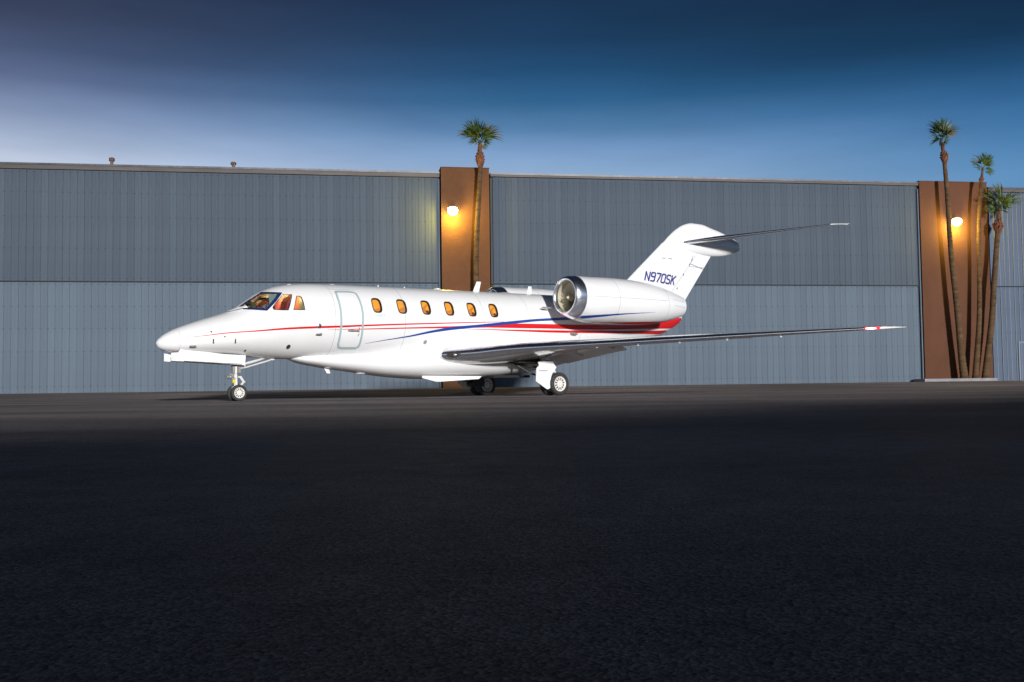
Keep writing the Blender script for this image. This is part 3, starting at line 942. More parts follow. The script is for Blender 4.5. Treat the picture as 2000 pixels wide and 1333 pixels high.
# cabin door on the port side: a slightly raised leaf with a grey trim
DOOR = [(2.39, 2.819), (2.503, 2.832), (2.80, 2.838), (2.92, 2.826), (2.995, 2.775), (3.018, 2.621), (3.037, 2.416), (3.047, 2.201), (3.04, 1.947), (3.045, 1.739), (3.052, 1.45), (3.04, 1.36), (2.966, 1.30), (2.53, 1.297), (2.427, 1.32), (2.375, 1.42), (2.368, 1.615), (2.368, 1.861), (2.366, 2.123), (2.360, 2.404), (2.352, 2.636), (2.36, 2.78)]
dd = densify(DOOR, 3)
cx_, cz_ = 2.70, 2.06


def inset(poly, d):
    out = []
    k = len(poly)
    for i in range(k):
        a_, b_, c_ = Vector(poly[i - 1]), Vector(poly[i]), Vector(poly[(i + 1) % k])
        t_ = (c_ - a_).normalized()
        nrm = Vector((-t_.y, t_.x))
        if nrm.dot(Vector((cx_, cz_)) - b_) < 0:
            nrm = -nrm
        p_ = b_ + nrm * d
        out.append((p_.x, p_.y))
    return out


vs, fs = [], []
rows_ = 40
for r in range(rows_ + 1):
    z = lerp(1.335, 2.80, r / rows_)
    for q in range(7):
        vs.append(skin(lerp(2.40, 3.01, q / 6), z, .002, -1))
for r in range(rows_):
    for q in range(6):
        fs.append((r * 7 + q, r * 7 + q + 1, (r + 1) * 7 + q + 1, (r + 1) * 7 + q))
m_ = MB(); m_.add(vs, fs)
door = m_.build('cabin_door', M['white'], jet, True)
ring_on_skin('door_trim', dd, inset(dd, .055), -1, .008, M['seal'], door, lip=-.004)
hy_ = -(fus_y(2.75, 1.765, .02))
MB().tube([(2.60, hy_ - .004, 1.772), (2.72, hy_ - .012, 1.770), (2.90, hy_ - .006, 1.768)], [.02, .026, .012], 10).box(2.86, 2.93, hy_ - .004, hy_ + .02, 1.74, 1.795).build('door_handle', M['alloy'], door, True, 40)
m_ = MB()
for (x0, z0, x1, z1) in ((2.90, 1.86, 2.935, 1.80), (2.935, 1.70, 2.90, 1.63)):
    m_.add([skin(x0 - .008, z0, .010, -1), skin(x0 + .012, z0, .010, -1), skin(x1 + .012, z1, .010, -1), skin(x1 - .008, z1, .010, -1)], [(0, 1, 2, 3)])
m_.build('door_marking', M['red_mark'], door)
strip('drip_rail', [(2.24, 2.872), (2.6, 2.878), (2.98, 2.878)], [(2.24, 2.858), (2.6, 2.864), (2.98, 2.864)], M['white'], .02, dx=.1, rows_=2)

# small fittings along the hull


def disc(name, x, z, r, material, off=.006, side=-1, n_=14):
    m_ = MB()
    m_.add([skin(x + r * math.cos(2 * PI * q / n_), z + r * math.sin(2 * PI * q / n_), off, side) for q in range(n_)] + [skin(x, z, off * 2, side)], [(q, (q + 1) % n_, n_) for q in range(n_)])
    return m_.build(name, material, jet, True)


disc('static_port', 1.074, 1.337, .055, M['dark_metal'])
disc('inspection_light', 1.784, 1.868, .06, M['chrome'], .02)
disc('static_port', .017, 1.235, .025, M['dark_metal'])
disc('inspection_light', 5.006, 1.513, .055, M['alloy'], .01)
for (x, z) in ((-.851, 1.679), (-.554, 1.563)):
    disc('static_port', x, z, .02, M['dark_metal'])
for (x, z) in ((-.813, 1.456), (-.302, 1.461)):
    y_ = fus_y(x, z)
    MB().box(x - .012, x + .012, -y_ - .02, -y_ + .01, z - .055, z + .055).build('ice_detector', M['dark_metal'], jet)
for (x, z) in ((-1.262, 1.345), (1.793, 1.677)):
    y_ = fus_y(x, z)
    MB().tube([(x + .05, -y_ + .02, z), (x + .05, -y_ - .07, z - .02), (x - .10, -y_ - .09, z - .02)], [.028, .024, .014], 10).build('air_data_probe', M['alloy'], jet, True, 40)
y_ = fus_y(10.2, 1.83)
MB().tube([(10.16, -y_ + .02, 1.87), (10.18, -y_ - .10, 1.86), (10.34, -y_ - .12, 1.84)], [.05, .045, .02], 10).build('drain_mast', M['alloy'], jet, True, 40)

# seams
for x in (2.24, 4.3, 6.9, 8.55, 10.55):
    m_ = MB()
    ra, rb_ = fus_ring(x, .0022), fus_ring(x + .009, .0022)
    m_.add(ra + rb_, [(k, (k + 1) % 72, 72 + (k + 1) % 72, 72 + k) for k in range(72)])
    m_.build('skin_seam', M['seam'], jet, True)

# belly fairing
BF = [(1.30, 1.075, .10, 1.16), (1.5, 1.00, .26, 1.16), (1.732, .933, .38, 1.16), (1.946, .894, .44, 1.17), (2.559, .795, .54, 1.19), (3.318, .701, .64, 1.23), (4.037, .606, .80, 1.30), (4.6, .555, .94, 1.40), (5.3, .52, 1.08, 1.52), (6.4, .53, 1.14, 1.58),
      (7.477, .554, 1.14, 1.58), (8.417, .64, 1.09, 1.56), (9.2, .74, 1.02, 1.54), (10.0, .88, .90, 1.54), (10.8, 1.04, .74, 1.56), (11.5, 1.22, .5, 1.60), (12.0, 1.36, .25, 1.66)]
_b = list(zip(*BF)); b_zb, b_w, b_zt = [pchip(_b[0], _b[i]) for i in (1, 2, 3)]
rings = []
for x in stations(1.30, 12.0, .15):
    zb_, w__, zt_ = float(b_zb(x)), float(b_w(x)), float(b_zt(x))
    zc_ = lerp(zb_, zt_, .62)
    r_ = []
    for k in range(48):
        t = 2 * PI * k / 48
        c_, s_ = math.cos(t), math.sin(t)
        e = 2 / 2.7
        r_.append((x, w__ * math.copysign(abs(c_) ** e, c_), zc_ + (zt_ - zc_ if s_ > 0 else zc_ - zb_) * math.copysign(abs(s_) ** e, s_)))
    rings.append(r_)
m_ = MB(); loft(m_, rings); m_.build('belly_fairing', M['white'], jet, True, 50)

# antennas and beacons


def blade(name, x, z, h_, chord, rake, th, material=M['white'], down=False, y=0.0):
    s_ = -1 if down else 1
    vs = []
    for zz, xo, c_, t_ in ((-.05, 0, chord, th), (0, 0, chord, th), (h_, rake, chord * .7, th * .6)):
        z_ = z + s_ * zz
        vs += [(x + xo, y, z_), (x + xo + c_ * .35, y - t_ / 2, z_), (x + xo + c_, y, z_), (x + xo + c_ * .35, y + t_ / 2, z_)]
    fs = [(r * 4 + i, r * 4 + (i + 1) % 4, (r + 1) * 4 + (i + 1) % 4, (r + 1) * 4 + i) for r in range(2) for i in range(4)] + [(8, 9, 10, 11)]
    m_ = MB(); m_.add(vs, fs)
    return m_.build(name, material, jet)


blade('antenna_blade', 7.20, 3.085, .30, .22, .14, .04)
blade('antenna_blade', 9.22, 3.10, .24, .18, .06, .03)
blade('antenna_blade', 2.35, .83, .15, .14, .09, .03, down=True, y=-.05)
blade('antenna_blade', 9.75, .80, .2, .16, .09, .03, down=True, y=-.05)
MB().lathe([(-.02, .16), (.02, .15), (.05, .08), (.06, .01)], 'z', c=(3.45, -.03, .69), n=20, closed=True).build('belly_light', M['white_gear'], jet, True, 60).scale = (1, 1, 1)
for (x, r, h_) in ((5.95, .13, .06), (1.40, .07, .03), (2.62, .10, .03), (4.02, .025, .06), (4.86, .025, .05), (8.35, .2, .03)):
    z = float(f_zt(x)) - .01
    MB().lathe([(0, r), (h_ * .6, r * .8), (h_, r * .15)], 'z', c=(x, 0, z), n=16).build('crown_fitting', M['white'], jet, True, 50)
blade('nose_vane', -.32, 2.17, .10, .3, .16, .05, y=.12)
m_ = MB(); m_.add([(-.34, -.18, 2.195), (-.02, -.42, 2.29), (.10, -.47, 2.30), (.07, -.40, 2.36), (-.05, -.30, 2.325), (-.30, -.15, 2.215)], [(0, 1, 2, 3, 4, 5)])
m_.build('windshield_air_duct', M['white'], jet)

# ------------------------------------------------------------------ lifting surfaces


def foil(u):
    return 5 * (.2969 * math.sqrt(u) - .126 * u - .3516 * u * u + .2843 * u ** 3 - .1036 * u ** 4)


US = [0, .0012, .004, .009, .016, .026, .04, .06, .085, .12, .17, .24, .32, .41, .5, .6, .7, .8]
UF = [.8, .86, .92, .97, 1.0]


def section(le, te, tc, us, upper):
    """points of one surface from LE; le, te = (x, y, z)"""
    le, te = Vector(le), Vector(te)
    c_ = te - le
    L_ = c_.length
    out = []
    for u in us:
        p = le + c_ * u
        out.append(p + Vector((0, 0, (1 if upper else -1) * foil(u) * tc * L_ * (1.0 if upper else .95))))
    return out


def wing_faces(secs):
    """secs: loops of equal length -> vertices and quad strips"""
    k = len(secs[0])
    vs = [p for s_ in secs for p in s_]
    return vs, [(i * k + j, (i + 1) * k + j, (i + 1) * k + j + 1, i * k + j + 1) for i in range(len(secs) - 1) for j in range(k - 1)]


w_lez = pchip([.6, 1.0, 1.54, 2.57, 3.59, 4.99, 6.92, 8.79, 9.5, 9.8], [1.14, 1.155, 1.172, 1.284, 1.339, 1.409, 1.514, 1.602, 1.63, 1.64])
w_tex = pchip([.6, 1.1, 2.15, 3.6, 6.5, 9.5], [9.7, 9.75, 9.8, 9.95, 12.0, 13.98])
w_tez = pchip([.6, 1.1, 2.15, 3.6, 6.5, 9.5], [1.10, 1.15, 1.29, 1.48, 1.62, 1.70])


def wing_le(y):
    return 5.2 + .93 * (y - 1.0)


def wing(side):
    def sec(y, us, up):
        tc = lerp(.125, .10, min(1, y / 9.5))
        s_ = section((wing_le(y), side * y, float(w_lez(y))), (float(w_tex(y)), side * y, float(w_tez(y))), tc, us, up)
        return s_
    ys_all = [.6, .9, 1.14] + stations(1.15, 3.6, .35) + stations(4.0, 9.1, .51) + [9.22, 9.5]
    iLE = 8
    w = MB()
    # main box: behind the leading edge, up to the flap line
    for up in (True, False):
        us = US[iLE:]
        vs, fs = wing_faces([sec(y, us, up) for y in ys_all]); w.add(vs, fs)
    # white root cuff takes the leading edge inboard
    ys_c = [.6, .9, 1.14]
    loop = lambda y: sec(y, US[:iLE + 1][::-1], True) + sec(y, US[1:iLE + 1], False)
    vs, fs = wing_faces([loop(y) for y in ys_c]); w.cur = 1; w.add(vs, fs); w.cur = 0
    # rear web closing the box
    vs, fs = [], []
    for i, y in enumerate(ys_all):
        vs += [sec(y, [.8], True)[0], sec(y, [.8], False)[0]]
    w.add(vs, [(2 * i, 2 * i + 1, 2 * i + 3, 2 * i + 2) for i in range(len(ys_all) - 1)])
    wo = w.build('wing', [M['wing_grey'], M['white']], jet, True, 40)
    # polished leading edge
    ys_l = [y for y in ys_all if 1.14 <= y <= 9.22]
    m_ = MB(); vs, fs = wing_faces([loop(y) for y in ys_l]); m_.add(vs, fs)
    le = m_.build('leading_edge', M['chrome'], wo, True, 60)
    # red navigation light and white tip
    m_ = MB(); vs, fs = wing_faces([loop(y) for y in (9.225, 9.36, 9.5)]); m_.add(vs, fs)
    m_.build('navigation_light', M['red_lens'], wo, True)
    p_ = Vector((wing_le(9.36) - .012, side * 9.36, float(w_lez(9.36))))
    MB().tube([p_ + Vector((-.09, side * -.10, 0)), p_ + Vector((.0, 0, 0)), p_ + Vector((.08, side * .085, 0))], [.012, .024, .012], 10).build('nav_bulb', M['nav_bulb'], wo, True)
    tip = []
    for y, lx, tx, dz, tc in ((9.505, wing_le(9.505), 13.98, 0, .10), (9.57, 13.30, 14.0, .004, .10), (9.63, 13.50, 14.03, .008, .085), (9.67, 13.72, 14.05, .012, .06), (9.69, 13.98, 14.062, .016, .03)):
        z1, z2 = 1.63 + dz * 2, 1.675 + dz * .3
        tip.append(section((lx, side * y, z1), (tx, side * y, z2), tc, ([.0, .004, .016, .04, .085, .17, .32, .5, .75, 1.0])[::-1], True) + section((lx, side * y, z1), (tx, side * y, z2), tc, [.004, .016, .04, .085, .17, .32, .5, .75, 1.0], False))
    m_ = MB(); vs, fs = wing_faces(tip); m_.add(vs, fs)
    m_.add(tip[-1], [tuple(range(len(tip[-1])))])
    m_.build('wing_tip', M['white'], wo, True, 60)
    # flaps and aileron
    for nm, y0, y1, hang in (('flap', 1.24, 3.60, 1), ('flap', 3.64, 6.4, .45), ('aileron', 6.45, 9.2, 0)):
        m_ = MB()
        secs = []
        for y in stations(y0, y1, .4):
            if hang:
                xt, zt_ = float(w_tex(y)), float(w_tez(y)) - .20 * hang - .02
                ch_ = min(.72, (xt - wing_le(y)) * .2)
                nx, nz, r_ = xt - ch_ + .05, zt_ + .17 * hang, .03 + .045 * hang
                lp = [(nx + r_ * math.cos(math.radians(q)), nz + r_ * math.sin(math.radians(q))) for q in range(80, 281, 25)]
                lp += [(lerp(nx, xt, .5), lerp(nz, zt_, .5) - r_ * .55), (xt, zt_ - .006), (xt, zt_ + .006), (lerp(nx, xt, .5), lerp(nz, zt_, .5) + r_ * .75)]
                secs.append([(x, side * y, z) for x, z in lp])
            else:
                secs.append([q + Vector((.012, 0, 0)) for q in sec(y, UF, True)[::-1] + sec(y, UF, False)])
        k = len(secs[0])
        vs = [p for s_ in secs for p in s_]
        fs = [(i * k + j, (i + 1) * k + j, (i + 1) * k + (j + 1) % k, i * k + (j + 1) % k) for i in range(len(secs) - 1) for j in range(k)] + [tuple(range(k)), tuple((len(secs) - 1) * k + j for j in range(k))]
        m_.add(vs, fs)
        m_.build(nm, M['white'], wo, True, 40)
    # flap hinge brackets, vortex fences, static wicks
    for y in (2.35, 3.55):
        x, z = float(w_tex(y)), float(w_tez(y))
        m_ = MB(); m_.plate([(x - .95, z + .02), (x - .7, z - .13), (x - .45, z - .20), (x - .35, z - .10), (x - .5, z + .02)], side * y - .03, side * y + .03)
        m_.tube([(x - 1.2, side * y, z - .06), (x - .7, side * y, z - .10)], .015, 8)
        m_.build('flap_bracket', M['white_gear'], wo)
    for y in (4.1, 4.9, 5.7, 6.6, 7.6):
        x = wing_le(y) + .25
        m_ = MB(); zz = float(w_lez(y)) - .085
        m_.box(x, x + .06, side * y - .008, side * y + .008, zz - .005, zz + .05)
        m_.build('fuel_fitting', M['white_gear'], wo)
    # landing light window let into the leading edge root
    yl = 1.40
    xl, zl = wing_le(yl), float(w_lez(yl))
    m_ = MB()
    ring = []
    nrm = Vector((-.75, side * .66, -.05)).normalized()
    t1 = Vector((.68, side * .73, .01)).normalized(); t2 = Vector((0, 0, 1))
    c0 = Vector((xl - .005, side * yl, zl - .015)) + nrm * .015
    for q in range(20):
        an = 2 * PI * q / 20
        ring.append(c0 + t1 * .20 * math.cos(an) + t2 * .075 * math.sin(an))
    m_.add(ring + [c0 + nrm * .022], [(q, (q + 1) % 20, 20) for q in range(20)])
    lo_ = m_.build('landing_light', M['cock_dark'], wo, True)
    MB().lathe([(-.01, .045), (.012, .04), (.02, .01)], 'x', n=16).build('lamp_reflector', M['chrome'], wo, True, loc=c0 + nrm * .035 + t1 * .05, rot=(0, 0, math.atan2(nrm.y, nrm.x)))
    return wo


w_port = wing(-1)
w_star = wing(1)
ld = bpy.data.lights.new('nav_light_glow', 'POINT'); ld.energy = 5; ld.color = (1, .08, .12); ld.shadow_soft_size = .05
obj('nav_light_glow', ld, jet, (wing_le(9.36) - .10, -9.44, 1.60))

# fin, rudder, bullet


def fin_le(z):
    return 13.454 + (z - 3.776) * 1.245


def fin_te(z):
    return 15.985 + (z - 2.9) * .847


def fin_half(x, z):
    c_ = fin_te(z) - fin_le(z)
    u = min(max((x - fin_le(z)) / c_, 0), 1)
    return foil(u) * .095 * c_


def fin_loop(z, u0, u1, n_=14):
    c_ = fin_te(z) - fin_le(z)
    us = [u0 + (u1 - u0) * (1 - math.cos(PI / 2 * i / n_)) if u0 == 0 else lerp(u0, u1, i / n_) for i in range(n_ + 1)]
    p_ = [(fin_le(z) + c_ * u, -foil(u) * .095 * c_, z) for u in us]
    s_ = [(fin_le(z) + c_ * u, foil(u) * .095 * c_, z) for u in us]
    return p_[::-1] + s_[(1 if u0 == 0 else 0):]


zs = stations(2.85, 5.15, .2)
m_ = MB(); loft(m_, [fin_loop(z, 0, .705) for z in zs])
fin = m_.build('tail_fin', M['white'], jet, True, 40)
m_ = MB(); loft(m_, [fin_loop(z, .712, 1.0, 6) for z in stations(2.93, 4.40, .2)])
m_.build('rudder', M['white'], fin, True, 40)
m_ = MB(); loft(m_, [fin_loop(z, .712, 1.0, 6) for z in stations(4.415, 5.0, .2)])
m_.build('rudder', M['white'], fin, True, 40)
m_ = MB()
for (xa, za, xb, zb_) in ((16.48, 4.52, 16.62, 4.80), (16.46, 4.50, 17.2, 4.36), (15.0, 4.60, 15.5, 4.60)):
    d_ = Vector((xb - xa, zb_ - za)).normalized() * .009
    pts = [(xa - d_.y, za + d_.x), (xb - d_.y, zb_ + d_.x), (xb + d_.y, zb_ - d_.x), (xa + d_.y, za - d_.x)]
    m_.add([(x, -fin_half(x, z) - .004, z) for x, z in pts], [(0, 1, 2, 3)])
for (x, z) in ((16.42, 4.47), (16.55, 4.66), (16.1, 4.10), (15.77, 3.60)):
    m_.add([(x - .02, -fin_half(x, z) - .006, z - .035), (x + .02, -fin_half(x, z) - .006, z - .035), (x + .03, -fin_half(x, z) - .006, z + .03), (x - .005, -fin_half(x, z) - .006, z + .03)], [(0, 1, 2, 3)])
m_.build('fin_seam', M['dark_metal'], fin)
BU = [(14.75, 4.78, 4.72, .015), (15.05, 5.02, 4.74, .07), (15.467, 5.394, 4.765, .12), (15.873, 5.686, 4.79, .155), (16.283, 5.885, 4.815, .18), (16.694, 5.969, 4.835, .20), (17.104, 5.968, 4.845, .21), (17.669, 5.865, 4.846, .21), (18.133, 5.771, 4.88, .205), (18.60, 5.645, 4.965, .18), (18.969, 5.53, 5.07, .14), (19.12, 5.44, 5.13, .10), (19.19, 5.34, 5.20, .05)]
_b = list(zip(*BU)); u_zt, u_zb, u_w = [pchip(_b[0], _b[i]) for i in (1, 2, 3)]
rings = []
for x in stations(14.75, 18.97, .12) + [19.05, 19.12, 19.16, 19.19]:
    zt_, zb_, w__ = float(u_zt(x)), float(u_zb(x)), float(u_w(x))
    zc_ = (zt_ + zb_) / 2
    rings.append([(x, w__ * math.cos(2 * PI * k / 32), zc_ + (zt_ - zb_) / 2 * math.sin(2 * PI * k / 32)) for k in range(32)])
m_ = MB(); loft(m_, rings); m_.build('tail_bullet', M['white'], jet, True, 50)
MB().box(18.95, 19.23, -.015, .015, 5.22, 5.28).build('tail_light', M['white_gear'], jet)


STZ = 5.56


def stab(side):
    ys = [.05, .14] + stations(.15, 3.85, .37)
    def sec(y, us, up):
        t = y / 3.97
        le = (lerp(15.92, 19.40, t), side * y, lerp(5.205, 5.635, t))
        te = (lerp(18.55, 20.0, t), side * y, lerp(STZ, 5.70, t))
        return section(le, te, lerp(.085, .075, t), us, up)
    i0 = 8
    us = US[i0:] + [.9, 1.0]
    m_ = MB()
    for up in (True, False):
        vs, fs = wing_faces([sec(y, us, up) for y in ys]); m_.add(vs, fs)
    so = m_.build('stabilizer', M['wing_grey'], jet, True, 40)
    loop = lambda y: sec(y, US[:i0 + 1][::-1], True) + sec(y, US[1:i0 + 1], False)
    m_ = MB(); vs, fs = wing_faces([loop(y) for y in ys]); m_.add(vs, fs)
    m_.build('leading_edge', M['chrome'], so, True, 60)
    tip = []
    for y, lx, tx, tc in ((3.855, lerp(15.92, 19.40, 3.855 / 3.97), 19.96, .075), (3.94, 19.48, 20.02, .07), (4.02, 19.68, 20.08, .05), (4.07, 19.95, 20.11, .03)):
        z1, z2 = lerp(5.205, 5.635, y / 3.97), lerp(STZ, 5.70, y / 3.97)
        tip.append(section((lx, side * y, z1), (tx, side * y, z2), tc, [1, .5, .17, .04, .004, 0], True) + section((lx, side * y, z1), (tx, side * y, z2), tc, [.004, .04, .17, .5, 1], False))
    m_ = MB(); vs, fs = wing_faces(tip); m_.add(vs, fs); m_.add(tip[-1], [tuple(range(len(tip[-1])))])
    m_.build('stabilizer_tip', M['white'], so, True, 60)
    return so


stab(-1); stab(1)

# registration on the fin: slanted block letters with a thin red shadow
GL = {'N': [[(0, 0), (0, 1)], [(0, 1), (.62, 0)], [(.62, 0), (.62, 1)]],
      '9': [[(.6, .52), (.12, .52), (0, .62), (0, .88), (.12, 1), (.5, 1), (.62, .88), (.62, .12), (.5, 0), (.05, 0)]],
      '7': [[(0, 1), (.62, 1), (.62, .88), (.26, 0)]],
      '0': [[(.12, 0), (.5, 0), (.62, .12), (.62, .88), (.5, 1), (.12, 1), (0, .88), (0, .12), (.12, 0)]],
      'S': [[(.62, .92), (.5, 1), (.12, 1), (0, .88), (0, .64), (.12, .53), (.5, .47), (.62, .36), (.62, .12), (.5, 0), (.12, 0), (0, .08)]],
      'K': [[(0, 0), (0, 1)], [(.62, 1), (.06, .46)], [(.2, .58), (.64, 0)]]}


def lettering(text, x0, z0, x1, z1, hgt, thick, slant, off, dx=0.0, dz=0.0):
    m_ = MB()
    adv = 1.0 / len(text)
    base = Vector((x0, z0)); run = Vector((x1 - x0, z1 - z0))
    for i, ch in enumerate(text):
        o_ = base + run * (adv * i)
        w__ = run.length * adv
        ux = run.normalized()
        for ln in GL[ch]:
            P_ = []
            for (gx, gz) in ln:
                q = o_ + ux * (gx * w__ * 1.12) + Vector((slant * gz * hgt, gz * hgt)) + Vector((dx, dz))
                P_.append(q)
            for a_, b_ in zip(P_[:-1], P_[1:]):
                d_ = (b_ - a_).normalized()
                e_ = d_ * thick * .42
                nn = Vector((-d_.y, d_.x)) * thick / 2
                q4 = [a_ - e_ - nn, b_ + e_ - nn, b_ + e_ + nn, a_ - e_ + nn]
                lift = off + .0004 * (len(m_.f) % 7)
                m_.add([(q.x, -fin_half(q.x, q.y) - lift, q.y) for q in q4], [(0, 1, 2, 3)])
    return m_


lettering('N970SK', 14.145, 3.80, 15.66, 3.715, .285, .052, .36, .008).build('registration_lettering', M['navy'], fin)
lettering('N970SK', 14.145, 3.80, 15.66, 3.715, .285, .03, .36, .004, .016, -.016).build('lettering_shadow', M['pink'], fin)

# ------------------------------------------------------------------ engines
n_r = pchip(*zip(*[(9.17, .50), (9.185, .535), (9.23, .565), (9.35, .605), (9.6, .65), (10.1, .685), (10.8, .695), (11.6, .69), (12.4, .65), (13.0, .57), (13.5, .465), (13.8, .39), (13.97, .34)]))
n_z = pchip(*zip(*[(9.17, 2.905), (10.1, 2.815), (11, 2.82), (12.2, 2.80), (13.4, 2.77), (13.97, 2.76)]))
NYC = 1.83


def nac_ring(x, side, r=None, n_=48, off=0.0):
    r = (float(n_r(x)) if r is None else r) + off
    zc_ = float(n_z(x))
    return [(x, side * NYC + r * math.cos(2 * PI * k / n_), zc_ + r * math.sin(2 * PI * k / n_)) for k in range(n_)]


def nac_skin(x, z, off, side):
    r = float(n_r(x)) + off
    dz = min(max(z - float(n_z(x)), -r * .9999), r * .9999)
    return (x, side * (NYC + math.sqrt(r * r - dz * dz)), z)


def engine(side):
    m_ = MB(); loft(m_, [nac_ring(x, side) for x in [9.505] + stations(9.6, 13.8, .15) + [13.9, 13.97]], caps=False)
    loft(m_, [nac_ring(13.97, side), nac_ring(13.95, side, .31), nac_ring(13.4, side, .30)], caps=False)
    na = m_.build('nacelle', M['white'], jet, True, 45)
    lip = [(9.50, float(n_r(9.50))), (9.42, float(n_r(9.42))), (9.35, .605), (9.28, .588), (9.23, .567), (9.195, .545), (9.178, .522), (9.172, .502), (9.176, .482), (9.195, .468), (9.24, .458), (9.30, .455)]
    m_ = MB(); loft(m_, [nac_ring(x, side, r) for x, r in lip], caps=False)
    m_.build('inlet_lip', M['chrome'], na, True)
    m_ = MB(); loft(m_, [nac_ring(x, side, r) for x, r in ((9.30, .4545), (9.4, .455), (9.55, .465), (9.75, .475))], caps=False)
    m_.build('inlet_duct', M['duct'], na, True)
    zc_ = float(n_z(9.6))
    m_ = MB()
    nb = 24
    for i in range(nb):
        a0 = 2 * PI * i / nb
        vs = []
        for q, r in enumerate((.10, .22, .34, .465)):
            tw = .25 + q * .12
            for s_, dxx in ((0, 0), (1, .05)):
                an = a0 + s_ * (2 * PI / nb) * 1.08 + q * .10
                vs.append((9.44 + dxx * (1 - .2 * q) - (0 if s_ else .02), side * NYC + r * math.cos(an), zc_ + r * math.sin(an)))
        m_.add(vs, [(2 * q, 2 * q + 1, 2 * q + 3, 2 * q + 2) for q in range(3)])
    m_.build('fan', M['fan'], na, True)
    MB().lathe([(9.24, .004), (9.28, .035), (9.35, .075), (9.44, .11), (9.50, .12)], 'x', c=(0, side * NYC, zc_), n=24).build('spinner', M['fan'], na, True, 50)
    MB().lathe([(9.52, .462), (9.54, .462)], 'x', c=(0, side * NYC, zc_), n=32).build('fan_backing', M['duct'], na)
    MB().lathe([(13.4, .295), (13.42, .295)], 'x', c=(0, side * NYC, float(n_z(13.4))), n=32).build('exhaust_core', M['black'], na)
    strip('blue_stripe', [(9.52, 2.300), (10.168, 2.347), (11.146, 2.417), (12.324, 2.486)], [(9.52, 2.215), (10.168, 2.283), (11.146, 2.386), (12.324, 2.482)], M['blue'], .004, na, .1, 3, side, nac_skin)
    # red keel of the nacelle
    vs, fs = [], []
    xs = stations(10.1, 13.5, .12)
    top_ = pchip([10.1, 10.94, 11.93, 13.2, 13.5], [2.133, 2.160, 2.200, 2.268, 2.33])
    for x in xs:
        r = float(n_r(x)) + .004; zc__ = float(n_z(x))
        a1 = math.asin(min(1, max(-1, (float(top_(x)) - zc__) / r)))
        for q in range(7):
            an = lerp(a1, -PI / 2 - .5 * (PI / 2 + a1), q / 6)
            vs.append((x, side * (NYC + r * math.cos(an)), zc__ + r * math.sin(an)))
    fs = [(i * 7 + q, (i + 1) * 7 + q, (i + 1) * 7 + q + 1, i * 7 + q + 1) for i in range(len(xs) - 1) for q in range(6)]
    m_ = MB(); m_.add(vs, fs); m_.build('red_stripe', M['red'], na, True)
    # cowl and reverser seams
    for x in (10.75, 12.95):
        ra, rb_ = nac_ring(x, side, off=.003), nac_ring(x + .010, side, off=.003)
        m_ = MB(); m_.add(ra + rb_, [(k, (k + 1) % 48, 48 + (k + 1) % 48, 48 + k) for k in range(48)]); m_.build('cowl_seam', M['seam'], na, True)
    for z0_, z1_, xa, xb in ((2.74, 2.70, 13.25, 13.9), (2.93, 2.88, 13.2, 13.85), (2.86, 2.86, 9.7, 12.9)):
        strip('cowl_seam', [(xa, z0_ + .005), (xb, z1_ + .005)], [(xa, z0_ - .005), (xb, z1_ - .005)], M['seam'], .003, na, .15, 1, side, nac_skin)
    # pylon
    m_ = MB()
    rings = []
    for y in (.55, .9, 1.2, 1.5):
        le, te = (lerp(9.9, 9.7, (y - .55) / .95), side * y, 2.84), (13.5, side * y, 2.78)
        us = [0, .004, .016, .05, .12, .25, .45, .7, .9, 1.0]
        rings.append([tuple(p) for p in section(le, te, .085, us[::-1], True) + section(le, te, .085, us[1:], False)])
    vs, fs = wing_faces([[Vector(p) for p in r] for r in rings]); m_.add(vs, fs)
    m_.build('engine_pylon', M['white'], jet, True, 50)
    return na


engine(-1); engine(1)
MB().tube([(9.25, -1.10, 2.60), (9.05, -1.02, 2.60), (8.98, -1.0, 2.61)], [.02, .03, .012], 8).build('inlet_probe', M['alloy'], jet, True, 40)

# ------------------------------------------------------------------ landing gear


